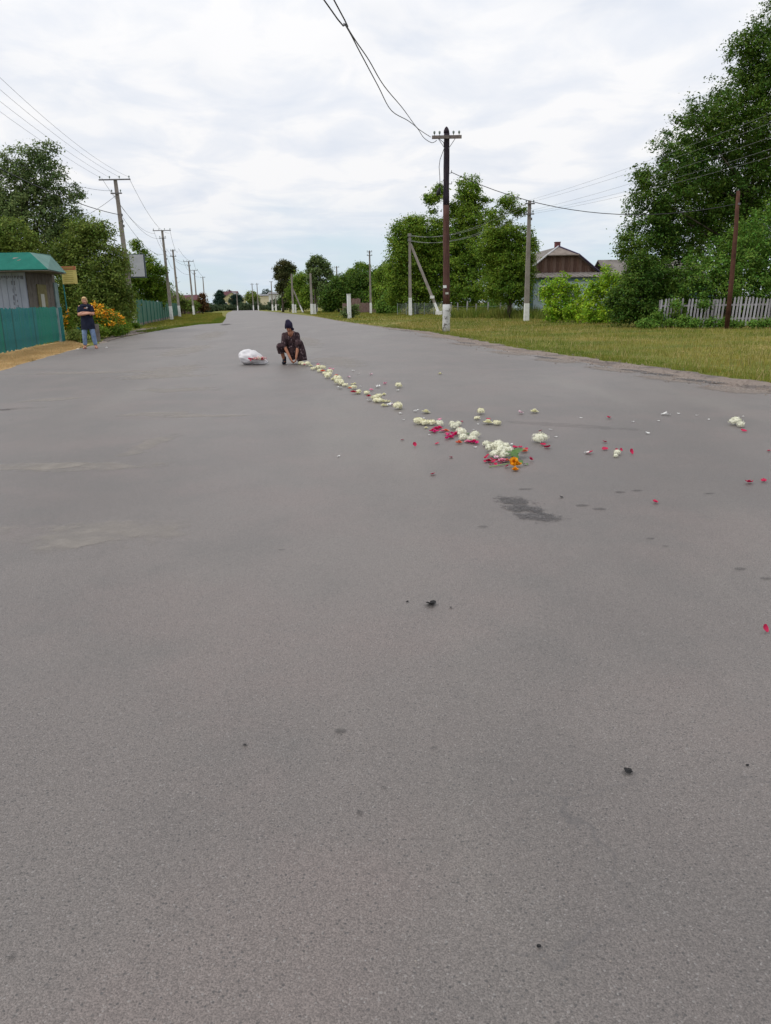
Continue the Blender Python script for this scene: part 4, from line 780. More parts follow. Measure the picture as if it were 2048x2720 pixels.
obj('brace', strut(w1, sb, .17), M['concrete'], t3); obj('whitewashed_brace_foot', strut(sa, w1, .174), M['whitewash'], t3)
obj('brace_block', MB().box(tuple(sa.lerp(sb, .02)), (.7, .5, .5)), M['whitewash'], t3); obj('brace_block', MB().box(tuple(sa.lerp(sb, .25)), (.45, .45, .3)), M['whitewash'], t3)
R4 = (-7.6, 152.0)
concrete_pole('power_pole', 'bare concrete power pole left of the marker post', (-8.2, 150), 8.2, 1.5, [(8.0, 1.0, 2)], group=RP)
concrete_pole('power_pole', 'power pole rising out of the dark green tree row', (-1.6, 118), 8.8, 1.5, [(8.6, .8, 2), (8.1, .8, 2)], group=RP)
u = (-16.997, 172.0, 0.605); concrete_pole('power_pole', 'pole beside the grey shed in the far right row', (u[0], u[1]), 8.3, 1.6, [], group=RP)
u = (-10.31, 118.0, -0.119); concrete_pole('power_pole', 'left pole of the pair on whitewashed stubs', (u[0], u[1]), 5.8, 1.5, [], group=RP, r0=.2, r1=.13); concrete_pole('power_pole', 'right pole of the pair on whitewashed stubs', (u[0] + .42, u[1] + .2), 1.5, 1.45, [], group=RP, r0=.2, r1=.17)
u = (-12.964, 160.0, 0.163); concrete_pole('power_pole', 'pale pole just behind the pair of stubs', (u[0], u[1]), 6.8, 1.3, [], group=RP)
u = (-16.62, 150.0, 0.111); t4 = concrete_pole('power_pole', 'far pole with a leaning brace in the right row', (u[0], u[1]), 7.0, 1.6, [], group=RP, r0=.2, r1=.13)
sa, sb = Vector((1.9, -.6, 0)), Vector((0.1, 0, 4.4)); w1 = sa.lerp(sb, .3)
obj('brace', strut(w1, sb, .15), M['concrete'], t4); obj('whitewashed_brace_foot', strut(sa, w1, .154), M['whitewash'], t4)
obj('stub_foot', MB().box((.45, 0, .75), (.3, .3, 1.5)), M['whitewash'], t4)
for u, lb in (((-30.708, 225.0, 0.651), 'slim far pole left of the tall brownish tree'), ((-29.754, 225.0, 0.633), 'second slim far pole left of the tall brownish tree'), ((-25.473, 205.0, 0.569), 'far pole just right of the brownish tree trunk')):
    concrete_pole('power_pole', lb, (u[0], u[1]), 8.0 if 'second' not in lb else 4.5, 1.7, [(7.8, 1.1, 2)] if 'left of the tall' in lb and 'second' not in lb else [], group=RP, r0=.22)
# short white marker post with a plant at its foot
u = (-3.198, 78.512); mp_ = thing('marker_post', 'short square white painted post on the right verge', 'post', (u[0], u[1], 0)); obj('post', MB().box((0, 0, 1.1), (.36, .36, 2.3), .2, .92), M['whitepaint'], mp_); obj('cap', MB().box((0, 0, 2.27), (.4, .4, .05), .2), M['whitepaint'], mp_)
tree('small_bush', 'small grey green bush round the foot of the white marker post', 'shrub', (u[0] + .3, u[1] + .3), [(u[0] - .1, u[1] + .6, .5, .7, .6), (u[0] + .5, u[1] + .5, .8, .5, .5)], 1500, .22, 'leaf_grey', 161, trunk=(.03, .5), cl_r=.3, per=25, forks=4)
u = (-6.667, 140.0, 1.875); tree('small_bush', 'round yellow green bush on the bare pole beyond the marker post', 'shrub', (u[0], u[1]), [(-6.67, 140, 1.69, 0.57, 0.42), (-7.14, 140, 1.5, 0.35, 0.35)], 700, .3, 'leaf_willow', 162, trunk=(.06, 1.2), cl_r=.4, per=22, forks=4)

# the tall timber pole
R1 = (3.05, 37.7)
tp = thing('timber_power_pole', 'tall dark timber power pole with a worn whitewashed foot on the right verge', 'utility pole', (R1[0], R1[1], 0))
rp = random.Random(2)
def wob(z0, z1, n, r0, r1, seed):
    rr = random.Random(seed); pts = []; rad = []
    for i in range(n + 1):
        k = i / n; z = z0 + (z1 - z0) * k; pts.append((math.sin(z * .9) * .012, math.cos(z * .7) * .012, z)); rad.append(r0 + (r1 - r0) * k + rr.uniform(-.006, .006))
    return MB().tube(pts, rad, 12)
obj('shaft', wob(1.22, 5.6, 10, .165, .14, 1), M['creosote'], tp, True)
obj('upper_shaft', wob(5.6, 8.62, 8, .14, .125, 2), M['creosote_top'], tp, True)
obj('whitewashed_foot', wob(-.1, 1.22, 4, .185, .172, 3), M['whitewash_worn'], tp, True)
obj('pointed_cap', MB().tube([(0, 0, 8.62), (0, 0, 8.72), (0, 0, 8.83), (0, 0, 8.88)], [.13, .12, .07, .02], 12), M['creosote_top'], tp, True)
arm = obj('crossarm', MB().box((0, -.17, 8.42), (1.32, .11, .13), 0), M['concrete_dark'], tp)
for x in (-.55, -.32, .30, .55): obj('insulator', insulator(x, -.17, 8.485), M['porcelain'], arm, True)
for s in (-1, 1): obj('arm_brace', MB().tube([(s * .38, -.17, 8.36), (s * .08, -.15, 7.95)], .014, 5), M['steel'], tp)
obj('hook', MB().tube([(.12, 0, 6.95), (.22, 0, 6.95), (.24, 0, 7.08)], .014, 5), M['steel'], tp)
obj('hook', MB().tube([(.12, 0, 6.5), (.24, 0, 6.5), (.25, 0, 6.6)], .018, 5), M['steel'], tp)
obj('enamel_plate', MB().box((-.08, -.19, 2.02), (.16, .02, .12), 0.1), M['whitepaint'], tp)
obj('notice_scrap', MB().box((.02, -.19, 1.72), (.14, .01, .09), 0.0), M['paper'], tp)
obj('down_cable', MB().tube([(-.35, -.2, 8.35), (-.14, -.18, 8.2), (-.12, -.17, 7.95), (-.30, -.16, 7.5), (-.34, -.15, 7.2), (-.31, -.15, 6.8), (-.3, -.15, 6.35)], .014, 5), M['wire'], tp, True)
obj('cable_loop', MB().tube([(-.1, -.17, 7.9), (-.08, -.17, 7.2), (-.12, -.17, 6.7), (-.26, -.16, 6.45), (-.13, -.15, 6.35)], .010, 5), M['wire'], tp, True)
lm = obj('street_lamp_head', MB().tube([(-.3, -.15, 6.35), (-.32, -.15, 6.28), (-.38, -.15, 6.1), (-.44, -.15, 6.0)], [.02, .07, .10, .05], 10), M['blackbit'], tp, True)
# rusty pole on the right
rr_ = (14.94, 34.31); rpole = thing('rusty_pole', 'slim rusty steel pole without wires arms in front of the right picket fence', 'utility pole', (rr_[0], rr_[1], 0))
obj('shaft', MB().tube([(0, 0, -.1), (0.02, 0, 2), (0.0, 0, 4), (-.05, 0, 5.55)], [.105, .10, .09, .075], 10), M['rust'], rpole, True)
obj('clamp', MB().tube([(0, 0, 5.0), (0, 0, 5.08)], .095, 10), M['steel'], rpole); obj('top_spike', MB().tube([(-.05, 0, 5.5), (-.05, 0, 5.62)], .03, 6), M['steel'], rpole)

def cat(a, b, sag, r, n=18):
    a, b = Vector(a), Vector(b); pts = []
    for i in range(n + 1):
        t = i / n; p = a.lerp(b, t); p.z -= sag * 4 * t * (1 - t); pts.append(p)
    return MB().tube(pts, r, 5)
def wire(label, a, b, sag, r=.010, m='wire', group=None):
    tag(obj('power_line', cat(a, b, sag, r), M[m], None, True), label, 'wire', group)
P0 = (-12.6, 20.0)
def top(p, dx, z, lean=-.28): return (p[0] + dx + lean, p[1] - .2, z)
for i, (dx, z, sg) in enumerate(((-.95, 9.75, .35), (-.35, 9.75, .4), (.35, 9.75, .55), (.95, 9.75, .7))):
    wire('%s of four thin wires rising left from the nearest left pole' % ('outer left', 'inner left', 'inner right', 'outer right')[i], top(P1, dx, z), (P0[0] + dx, P0[1], 9.6), sg, .006, group='wires above the left trees')
for i, (dx, z, sg, rr) in enumerate(((-.3, 8.9, .9, .009), (.1, 7.4, .6, .022))):
    wire('dark lower cable crossing the left tree towards the nearest left pole' if rr > .01 else 'low thin wire behind the top of the left tree', top(P1, dx, z), (P0[0] - 1.2, P0[1], 7.9 - .5 * i), sg, rr)
wire('service wire dropping from the nearest left pole to the trees', top(P1, 0, 8.6), (-20.6, 54, 6.7), .15, .012)
seq = [(P1, P2), (P2, P3), (P3, P4), (P4, P5), (P5, P6)]
nmz = ['first and second', 'second and third', 'third and fourth', 'fourth and fifth', 'fifth and sixth']
for si, (a, b) in enumerate(seq):
    for dx, z in ((-.9, 9.7), (.9, 9.7), (-.3, 8.8), (.25, 7.2)):
        if si > 2 and z < 9: continue
        wire('thin wire strung between the %s left poles' % nmz[si], top(a, dx, z, -.2), top(b, dx * .9, min(z, 9.3), -.2), .9 if si < 2 else .5, .011 + .003 * si, group='wires between the %s left poles' % nmz[si])
# loose twin cable over the road from the timber pole
def poly(label, pts, r):
    pts = [Vector(p) for p in pts]; sm = []
    for i in range(len(pts) - 1):
        p0, p1, p2, p3 = pts[max(0, i - 1)], pts[i], pts[i + 1], pts[min(len(pts) - 1, i + 2)]
        for k in range(5):
            t = k / 5; sm.append(0.5 * ((2 * p1) + (-p0 + p2) * t + (2 * p0 - 5 * p1 + 4 * p2 - p3) * t * t + (-p0 + 3 * p1 - 3 * p2 + p3) * t ** 3))
    sm.append(pts[-1]); tag(obj('power_line', MB().tube(sm, r, 6), M['wire'], None, True), label, 'cable')
poly('left strand of the loose twin cable crossing the sky from the timber pole', [(-3.2, 6, 7.3), (-0.838, 14.0, 6.011), (-0.561, 16.0, 6.241), (-0.351, 18.5, 6.494), (0.017, 22.0, 6.71), (0.42, 26.0, 7.001), (1.088, 31.0, 7.761), (1.569, 34.0, 8.104), (1.948, 36.0, 8.117), (2.368, 37.3, 8.158), (2.599, 37.5, 8.284)], .013)
poly('right strand of the loose twin cable crossing the sky from the timber pole', [(-2.6, 6, 7.3), (-0.676, 14.0, 6.008), (-0.553, 16.0, 6.253), (-0.41, 17.5, 6.418), (-0.178, 19.5, 6.62), (0.172, 22.0, 6.707), (0.825, 28.0, 7.5), (1.524, 34.0, 8.16), (1.885, 36.0, 8.354), (2.331, 37.5, 8.426)], .013)
wire('sagging cable from the timber pole to the rusty pole', (R1[0] + .2, R1[1], 7.0), (rr_[0] - .05, rr_[1], 5.05), 1.0, .016)
for i, (x, z, z2, sg) in enumerate(((-.3, 7.7, 8.6, .3), (.3, 7.7, 8.3, .3), (-.3, 7.05, 7.9, .35), (.3, 7.05, 7.5, .4), (0, 6.9, 7.2, .4))):
    wire('%s of five fine wires running right from the two armed pole' % ('topmost', 'second highest', 'middle', 'second lowest', 'lowest')[i], (R2[0] + x, R2[1] - .2, z), (16.6 + i * .25, 24, z2 - .25), sg, .0055, 'wire_al', group='fine wires crossing the dark right tree')
for i, (x, z) in enumerate(((-.2, 8.6), (.2, 8.6), (-.2, 8.05), (.2, 8.05))):
    wire('%s pale wire between the braced pole and the two armed pole' % ('upper left', 'upper right', 'lower left', 'lower right')[i], (R3[0] + x, R3[1], z), (R2[0] + x, R2[1] - .2, 7.6 - .55 * (i // 2)), .9, .012, 'wire_al', group='wires between the right verge poles')

# ------------------------------------------------------------------ sign panel on the first left pole
lb = thing('sign_panel', 'blank pale grey double sided sign panel fixed to the nearest left pole', 'sign', (P1[0] + .62, P1[1] - .2, 4.6), 0.12)
z0 = (-16.602, 55.3, 4.116); 
lb.location = (z0[0], 55.3, z0[2])
obj('panel_face', MB().box((0, -.12, 0), (.92, .03, 1.42), 0), M['lightbox'], lb); obj('case', MB().box((.03, .0, -.02), (1.02, .2, 1.54)), M['lightframe'], lb)
obj('bracket', MB().box((-.62, .05, .45), (.34, .06, .06)), M['steel'], lb); obj('bracket', MB().box((-.62, .05, -.45), (.34, .06, .06)), M['steel'], lb)

# ------------------------------------------------------------------ kiosk behind the turquoise fence
def rect(a, b, z0, z1, th=.06):
    """vertical board from ground point a to b"""
    a, b = Vector(a), Vector(b); d = (b - a); ang = math.atan2(d.y, d.x); c = (a + b) / 2
    return MB().box((c.x, c.y, (z0 + z1) / 2), (d.length, th, z1 - z0), ang)
K = thing('kiosk', 'old wooden roadside kiosk with a green hipped metal roof behind the turquoise fence', 'kiosk', (-16.2, 35.0, 0))
ko = Vector((-16.2, 35.0))
pk2 = lambda q: Vector((q[0], q[1])) - ko
kA = pk2((-14.695, 33.4, 1.68)); kB = pk2((-14.834, 36.6, 1.693)); kL = pk2((-18.685, 33.1, 1.753)); kBL = pk2((-20.139, 36.9, 1.792))
obj('front_wall', rect(kL, kA, -.02, 2.86), M['bluegrey'], K)
n_b = 16
for i in range(n_b):
    a = kL.lerp(kA, i / n_b + .002); b = kL.lerp(kA, (i + 1) / n_b - .004)
    off = Vector((0, -.042)); obj('wall_board', rect(a + off, b + off, .02, 2.82, .02), M['bluegrey'], K)
obj('side_wall', rect(kA + Vector((.0, .03)), kB, -.02, 2.86), M['hutbrown'], K)
for i in range(8):
    a = kA.lerp(kB, i / 8 + .004); b = kA.lerp(kB, (i + 1) / 8 - .004); off = Vector((.042, -.015))
    obj('wall_board', rect(a + off, b + off, .02, 2.82, .02), M['hutbrown'], K)
obj('back_wall', rect(kB, kBL, -.02, 2.86), M['hutbrown'], K); obj('end_wall', rect(kBL, kL, -.02, 2.86), M['hutbrown'], K)
dk = (kB - kA).normalized(); nk = Vector((dk.y, -dk.x))
obj('notice_board', rect(kA.lerp(kB, .28) + nk * .075, kA.lerp(kB, .60) + nk * .075, 1.45, 2.38, .03), M['poster'], K)
obj('notice_sheet', rect(kA.lerp(kB, .36) + nk * .10, kA.lerp(kB, .48) + nk * .10, 1.42, 1.98, .01), M['paper'], K)
obj('corner_board', rect(kA.lerp(kB, .90) + nk * .08, kA.lerp(kB, 1.03) + nk * .08, 0, 2.5, .05), M['teal_pale'], K)
# peeled streaks on the front boards
rk = random.Random(5); mb = MB()
for cx0 in (.86, .89):
    z = 2.5
    while z > 1.25:
        hh_ = rk.uniform(.05, .22); c = kL.lerp(kA, cx0 + rk.uniform(-.004, .004)); mb.box((c.x, c.y - .056, z - hh_ / 2), (.022 + .03 * rk.random(), .003, hh_), 0); z -= hh_ + rk.uniform(.03, .16)
x_ = .3
while x_ < .995:
    ww_ = rk.uniform(.02, .06); hh_ = rk.uniform(.04, .16); c = kL.lerp(kA, x_); mb.box((c.x, c.y - .0585, 2.70 - hh_ / 2), (ww_, .003, hh_)); x_ += ww_ / 4.5 + rk.uniform(0, .012)
s_ = obj('peeled_paint', mb, M['peel'], K); s_['kind'] = 'stuff'
# hipped roof
ov = .32
e0, e1, e2, e3 = [Vector((q[0] - ko.x, q[1] - ko.y, 0)) for q in ((-19.032, 32.2, 2.854), (-13.395, 32.6, 2.823), (-14.073, 36.2, 2.8), (-21.433, 37.4, 2.976))]
ze, zt = 2.90, 3.62
t0, t1, t2, t3_ = [Vector((q[0] - ko.x, q[1] - ko.y, 0)) for q in ((-18.079, 33.4, 3.56), (-14.468, 33.6, 3.506), (-14.555, 35.9, 3.451), (-18.958, 36.2, 3.547))]
def quad(a, za, b, zb, c, zc, d, zd, th=.03):
    n = (Vector((b.x, b.y, zb)) - Vector((a.x, a.y, za))).cross(Vector((d.x, d.y, zd)) - Vector((a.x, a.y, za))).normalized() * th
    top_ = [Vector((a.x, a.y, za)), Vector((b.x, b.y, zb)), Vector((c.x, c.y, zc)), Vector((d.x, d.y, zd))]; bot = [v - n for v in top_]
    return MB().add(top_ + bot, [(0, 1, 2, 3), (7, 6, 5, 4), (0, 4, 5, 1), (1, 5, 6, 2), (2, 6, 7, 3), (3, 7, 4, 0)])
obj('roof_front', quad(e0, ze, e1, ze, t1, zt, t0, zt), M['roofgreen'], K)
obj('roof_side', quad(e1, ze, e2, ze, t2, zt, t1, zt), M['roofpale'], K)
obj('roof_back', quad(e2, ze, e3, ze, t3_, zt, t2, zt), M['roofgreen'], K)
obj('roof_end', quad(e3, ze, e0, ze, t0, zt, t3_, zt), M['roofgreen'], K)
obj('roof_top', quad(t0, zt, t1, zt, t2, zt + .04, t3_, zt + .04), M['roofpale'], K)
obj('soffit', MB().add([(v.x, v.y, ze - .06) for v in (e0, e1, e2, e3)] + [(v.x, v.y, ze - .04) for v in (e0, e1, e2, e3)], [(0, 1, 2, 3), (7, 6, 5, 4), (0, 4, 5, 1), (1, 5, 6, 2), (2, 6, 7, 3), (3, 7, 4, 0)]), M['soffit'], K)
mb = MB(); fr = [Vector((v.x, v.y, z)) for v, z in ((e0, ze), (e1, ze), (t1, zt), (t0, zt))]
nf = (fr[1] - fr[0]).cross(fr[3] - fr[0]).normalized()
for (u_, v_, du, dv_) in ((.60, .72, .05, .05), (.64, .70, .05, .04), (.68, .68, .06, .06), (.80, .85, .05, .10), (.82, .70, .03, .16), (.835, .55, .02, .10), (.66, .62, .03, .03)):
    c = fr[0].lerp(fr[1], u_).lerp(fr[3].lerp(fr[2], u_), v_) + nf * .004; ux = (fr[1] - fr[0]) * du / 2; vx = (fr[3] - fr[0]) * dv_ / 2
    ring = []
    for k in range(12):
        q = 1 + .3 * math.sin(3 * k + u_ * 40); ring.append(c + ux * math.cos(k * PI / 6) * q + vx * math.sin(k * PI / 6) * q)
    mb.add(ring, [tuple(range(12))])
s_ = obj('rust_patch', mb, M['soffit'], K)

# turquoise picket fence
fa, fb = Vector((-10.886, 20.173)), Vector((-13.161, 32.324))
F1 = thing('picket_fence', 'turquoise picket fence of narrow slats in front of the kiosk', 'fence', (fa.x, fa.y, 0))
d = (fb - fa); n_p = int(d.length / .125); ang = math.atan2(d.y, d.x); rf = random.Random(8)
slat = [MB().box((0, 0, .66), (.080, .026, 1.30)).mesh('slat') for k in range(4)]
for k in range(4): slat[k].materials.append(M['teal'][k])
for i in range(n_p):
    p = d * (i / n_p); k = (0 if rf.random() < .5 else rf.choice((0, 1, 3, 3))) if i / n_p < .35 or i / n_p > .75 else (2 if rf.random() < .6 else rf.randint(0, 3))
    if i / n_p > .72: k = 1 if rf.random() < .8 else 0
    o = put('slat', slat[k], None, F1, (p.x, p.y, rf.uniform(-.03, .03) + .05 + .05 * (i / n_p)), ang + rf.uniform(-.04, .04)); o.rotation_euler[1] = rf.uniform(-.012, .012)
for z in (.35, 1.05): obj('rail', rect(Vector((-d.y, d.x)).normalized() * .04, d + Vector((-d.y, d.x)).normalized() * .04, z, z + .07, .04), M['teal'][3], F1)
q = d + d.normalized() * .12
obj('end_post', MB().box((q.x, q.y, .67), (.22, .08, 1.42), ang), M['teal_pale'], F1)
q2 = d + d.normalized() * .42
for i in range(3):
    q2 = d + d.normalized() * (.34 + .2 * i); obj('end_board', MB().box((q2.x + .02 * i, q2.y, .68), (.18, .03, 1.42 + .03 * i), ang), M['teal'][2 if i < 2 else 0], F1)
# second board screen behind the woman
sa, sb = Vector((-18.237, 46.487)), Vector((-17.302, 45.992))
F2 = thing('board_screen', 'short run of wide turquoise boards between sign pole and blonde woman', 'fence', (sa.x, sa.y, 0)); d2 = sb - sa
for i in range(4): obj('board', rect(d2 * (i / 4 + .01), d2 * ((i + 1) / 4 - .02), .02, 1.62 - .02 * (i % 2), .03), M['teal'][i % 3], F2)
obj('rail', rect(Vector((0, .04)), d2 + Vector((0, .04)), 1.2, 1.28, .04), M['teal'][3], F2)
# bus stop sign
bs = thing('bus_stop_sign', 'yellow timetable sign with a red header on a thin turquoise pole', 'sign', (0, 0, 0)); q = (-14.549, 37.0, 0.129); bs.location = (q[0], q[1], 0)
obj('pole', MB().tube([(0, 0, 0), (-.02, 0, 1.5), (-.05, 0, 3.2)], .028, 8), M['teal'][2], bs)
obj('panel', MB().box((.30, -.04, 2.83), (.68, .03, .78), 0), M['signyellow'], bs); obj('header', MB().box((.30, -.062, 3.14), (.672, .012, .15), 0), M['signred'], bs)
for i in range(7):
    obj('text_line', MB().box((.27 - .02 * (i % 2), -.0575, 2.98 - i * .085), (.48 - .05 * (i % 3), .004, .018)), M['signtext'], bs)
obj('text_line', MB().box((.30, -.070, 3.14), (.44, .004, .05)), M['signtext'], bs)
# concrete stub block behind the woman
q = (-12.265, 33.954); st_ = thing('concrete_block', 'upright grey concrete block beside the blonde woman at the flower bed', 'block', (q[0], q[1], 0)); obj('block', MB().box((0, 0, .33), (.34, .3, .72), .3, .93), M['concrete_dark'], st_)
# flower bed
def flowers(name, label, lobes, base, n, fl, seed, leafm='leaf_mid'):
    root = tree(name, label, 'flowers', base, lobes, n, .10, leafm, seed, trunk=None, part='foliage', cl_r=.22, per=30, inner=.4)
    me, _ = leaf_cloud('blossoms', [(a, b - .1, c + .12, r * 1.02, r2 * .95) for a, b, c, r, r2 in lobes if fl > 0], fl, .085, 'orangeflower', (base[0], base[1], 0), seed + 1, cl_r=.13, per=14, inner=.1, elong=1.2)
    o = put('blossoms', me, None, root); o['kind'] = 'stuff'
    for p in []: pass
    return root
flowers('flower_bush', 'wide clump of orange daylilies in the bed behind the blonde woman', [(-13.86, 38.5, 1.19, 0.27, 0.31), (-13.55, 38.5, 1.01, 0.35, 0.39), (-13.34, 39, 0.85, 0.35, 0.35), (-13.19, 39.5, 0.68, 0.36, 0.32), (-13.61, 38, 0.81, 0.35, 0.38), (-13.29, 38.2, 0.48, 0.42, 0.27)], (-13.229, 37.869), 12000, 4200, 171)
flowers('flower_bush', 'small orange flower clump left of the sign pole', [(-14.1, 36, 1.05, 0.09, 0.15), (-14.18, 36, 0.66, 0.11, 0.26)], (-14.539, 36.798), 900, 130, 173)
tree('flower_bed_shrub', 'low green leafy plants along the edge of the side lane', 'plant', (-13.192, 38.286), [(-13.21, 37, 0.31, 0.41, 0.22), (-13.05, 38.5, 0.26, 0.47, 0.23), (-13.24, 40.5, 0.34, 0.29, 0.29), (-13.74, 37.5, 0.61, 0.23, 0.46)], 9000, .10, 'leaf_mid', 175, trunk=None, cl_r=.2, per=30, part='foliage')
tree('hosta_plant', 'pale green strap leaved plant beside the blonde woman at the fence end', 'plant', (-12.649, 33.089), [(-12.89, 33.5, 0.22, 0.24, 0.2), (-12.51, 33, 0.12, 0.17, 0.13), (-13.22, 34, 0.25, 0.14, 0.24)], 1500, .22, 'leaf_willow', 176, trunk=None, cl_r=.2, per=22, elong=4.5, part='foliage')
tree('wild_shrub', 'grey green weeds round the foot of the nearest left pole', 'shrub', (-16.9, 53.5), [(-17.01, 53.5, 0.45, 0.22, 0.38), (-16.9, 52, 0.26, 0.32, 0.32), (-16.69, 54, 0.15, 0.14, 0.19)], 3500, .14, 'leaf_mid', 177, trunk=(.03, .6), cl_r=.25, per=26, forks=4)

# green sheet metal fence
ga, gb = Vector((-18.6, 60.5)), Vector((-34.2, 134.0)); gd = gb - ga
F3 = thing('metal_fence', 'long dark green sheet metal fence along the left lane', 'fence', (ga.x, ga.y, 0))
n_s = 34
for i in range(n_s):
    a = gd * (i / n_s); b = gd * ((i + 1) / n_s - .0012); ang3 = math.atan2(gd.y, gd.x); mb = MB()
    L0 = (b - a).length; k = 14; pts = [(j * L0 / k, (-.008 if j % 2 else .008)) for j in range(k + 1)]
    vs = []; 
    for x, y in pts:
        wx, wy = a.x + x * math.cos(ang3) - y * math.sin(ang3), a.y + x * math.sin(ang3) + y * math.cos(ang3); vs += [(wx, wy, .2), (wx, wy, 1.95 + .015 * (i % 2))]
    mb.add(vs, [(2 * j, 2 * j + 2, 2 * j + 3, 2 * j + 1) for j in range(k)])
    o = obj('sheet_panel', mb, M['greenfence'], F3)
for i in range(0, n_s + 1, 2):
    a = gd * (i / n_s); obj('post', MB().box((a.x + .12, a.y, 1.0), (.08, .08, 2.02)), M['greenfence'], F3)
obj('plinth', rect(Vector((0, 0)), gd, -.1, .2, .16), M['concrete_dark'], F3)
# grey fence farther left
ga2, gb2 = Vector((-34.2, 128)), Vector((-43.5, 172)); gd2 = gb2 - ga2
F4 = thing('grey_fence', 'low grey board fence behind the far left poles', 'fence', (ga2.x, ga2.y, 0))
for i in range(20): obj('board', rect(gd2 * (i / 20), gd2 * ((i + 1) / 20 - .004), 0, 1.5, .05), M['concrete_dark'], F4)
obj('rail', rect(Vector((-.06, 0)), gd2 + Vector((-.06, 0)), 1.1, 1.2, .05), M['concrete_dark'], F4)
# hut in the left trees
hu = thing('shed', 'dark red brown shed half hidden behind the far left trees', 'shed', (-42.0, 172, 0)); obj('wall', MB().box((0, 0, 1.4), (5, 4, 2.8)), M['brownfence'], hu)
obj('roof', MB().add([(-2.8, -2.3, 2.8), (2.8, -2.3, 2.8), (2.8, 2.3, 2.8), (-2.8, 2.3, 2.8), (-2.8, 0, 3.9), (2.8, 0, 3.9)], [(0, 1, 5, 4), (2, 3, 4, 5), (0, 4, 3), (1, 2, 5), (3, 2, 1, 0)]), M['redroof'], hu)

# ------------------------------------------------------------------ right: white picket fence
pa, pb = Vector((13.0, 37.2)), Vector((19.6, 34.6)); pd = pb - pa
F5 = thing('white_picket_fence', 'weathered greyish white picket fence under the dark right tree', 'fence', (pa.x, pa.y, 0)); ang5 = math.atan2(pd.y, pd.x)
def picket_mesh(m):
    a = MB().add([(-.040, -.012, 0), (.040, -.012, 0), (.040, -.012, 1.20), (0, -.012, 1.26), (-.040, -.012, 1.20), (-.040, .012, 0), (.040, .012, 0), (.040, .012, 1.20), (0, .012, 1.26), (-.040, .012, 1.20)],
               [(0, 1, 2, 3, 4), (9, 8, 7, 6, 5), (0, 5, 6, 1), (1, 6, 7, 2), (2, 7, 8, 3), (3, 8, 9, 4), (4, 9, 5, 0)]).mesh('picket'); a.materials.append(m); return a
pk = [picket_mesh(m) for m in M['picket']]; n_k = int(pd.length / .145)
for i in range(n_k):
    if i in (7, 19): continue
    p = pd * (i / n_k); o = put('picket', rf.choice(pk), None, F5, (p.x, p.y, .02 + .05 * math.sin(i * .35) + rf.uniform(-.02, .02)), ang5); o.rotation_euler[1] = .06 + rf.uniform(-.025, .025)
for z in (.32, .92):
    off = Vector((-pd.y, pd.x)).normalized() * .04; obj('rail', rect(off, pd + off, z, z + .08, .045), M['picket'][1], F5)
for i in range(4):
    off = Vector((-pd.y, pd.x)).normalized() * .11; p = pd * (i / 3) + off; obj('post', MB().box((p.x, p.y, .6), (.1, .1, 1.25)), M['picket'][1], F5)
# garden posts with wire
F6 = thing('garden_fence', 'row of short rough posts with sagging wire in front of the garden clump', 'fence', (5.6, 72.5, 0))
gpx = [1198, 1215, 1240, 1265, 1296, 1328, 1360, 1390]
gp = [Vector(P(a, 830, 73 - k * .8)) for k, a in enumerate((1198, 1215, 1240, 1265, 1296, 1328, 1360, 1390))] if False else [Vector(q) for q in ((6.439, 74.0, 0.407), (6.976, 73.4, 0.404), (7.758, 72.6, 0.398), (8.521, 71.8, 0.392), (9.467, 71.0, 0.383), (10.393, 70.0, 0.376), (11.289, 69.0, 0.37), (12.09, 68.0, 0.365))]
for i, q in enumerate(gp):
    h = 1.15 + .25 * ((i * 7) % 3) / 2; obj('post', MB().tube([(q.x - 5.6, q.y - 72.5, -.1), (q.x - 5.6 + .03 * (i % 3), q.y - 72.5, h)], [.08, .06], 7), M['picket'][i % 2], F6)
for z in (.5, .95):
    for i in range(len(gp) - 1):
        a, b = gp[i], gp[i + 1]; obj('strand', cat((a.x - 5.6, a.y - 72.5, z), (b.x - 5.6, b.y - 72.5, z), .05, .008, 4), M['mesh'], F6)
# mesh fence under the brace
F7 = thing('mesh_fence', 'grey chain link fence at the foot of the braced pole', 'fence', (2.5, 94, 0))
for i in range(6): obj('post', MB().tube([(i * 1.0 - .6, -i * 1.2 + 1, -.1), (i * 1.0 - .6, -i * 1.2 + 1, 1.35)], .035, 6), M['mesh'], F7)
mb = MB()
for i in range(50):
    a = Vector((-.6, 1, 0)).lerp(Vector((4.4, -5, 0)), i / 50); b = Vector((-.6, 1, 0)).lerp(Vector((4.4, -5, 0)), min(1, (i + 6) / 50)); mb.tube([(a.x, a.y, .1), (b.x, b.y, 1.3)], .007, 3); mb.tube([(a.x, a.y, 1.3), (b.x, b.y, .1)], .007, 3)
o = obj('wire_mesh', mb, M['mesh'], F7); o['kind'] = 'stuff'
# brown fence in the middle distance
ba = Vector((-6.4, 131)); bb = Vector((-.8, 126)); bd_ = bb - ba
F8 = thing('brown_fence', 'brown board fence under the trees right of the marker post', 'fence', (ba.x, ba.y, 0))
for i in range(22): obj('board', rect(bd_ * (i / 22), bd_ * ((i + 1) / 22 - .004), 0, 1.5 + .05 * math.sin(i * 2.1) + (.7 if 5 < i < 12 else 0), .05), M['brownfence'], F8)
obj('rail', rect(Vector((0, .07)), bd_ + Vector((0, .07)), 1.0, 1.1, .05), M['brownfence'], F8)

# ------------------------------------------------------------------ the gabled house on the right
HX, HY = 15.2, 68.0
H = thing('gabled_house', 'old house with a brown boarded half hipped gable and grey fibre cement roof', 'house', (HX, HY, 0), R(3))
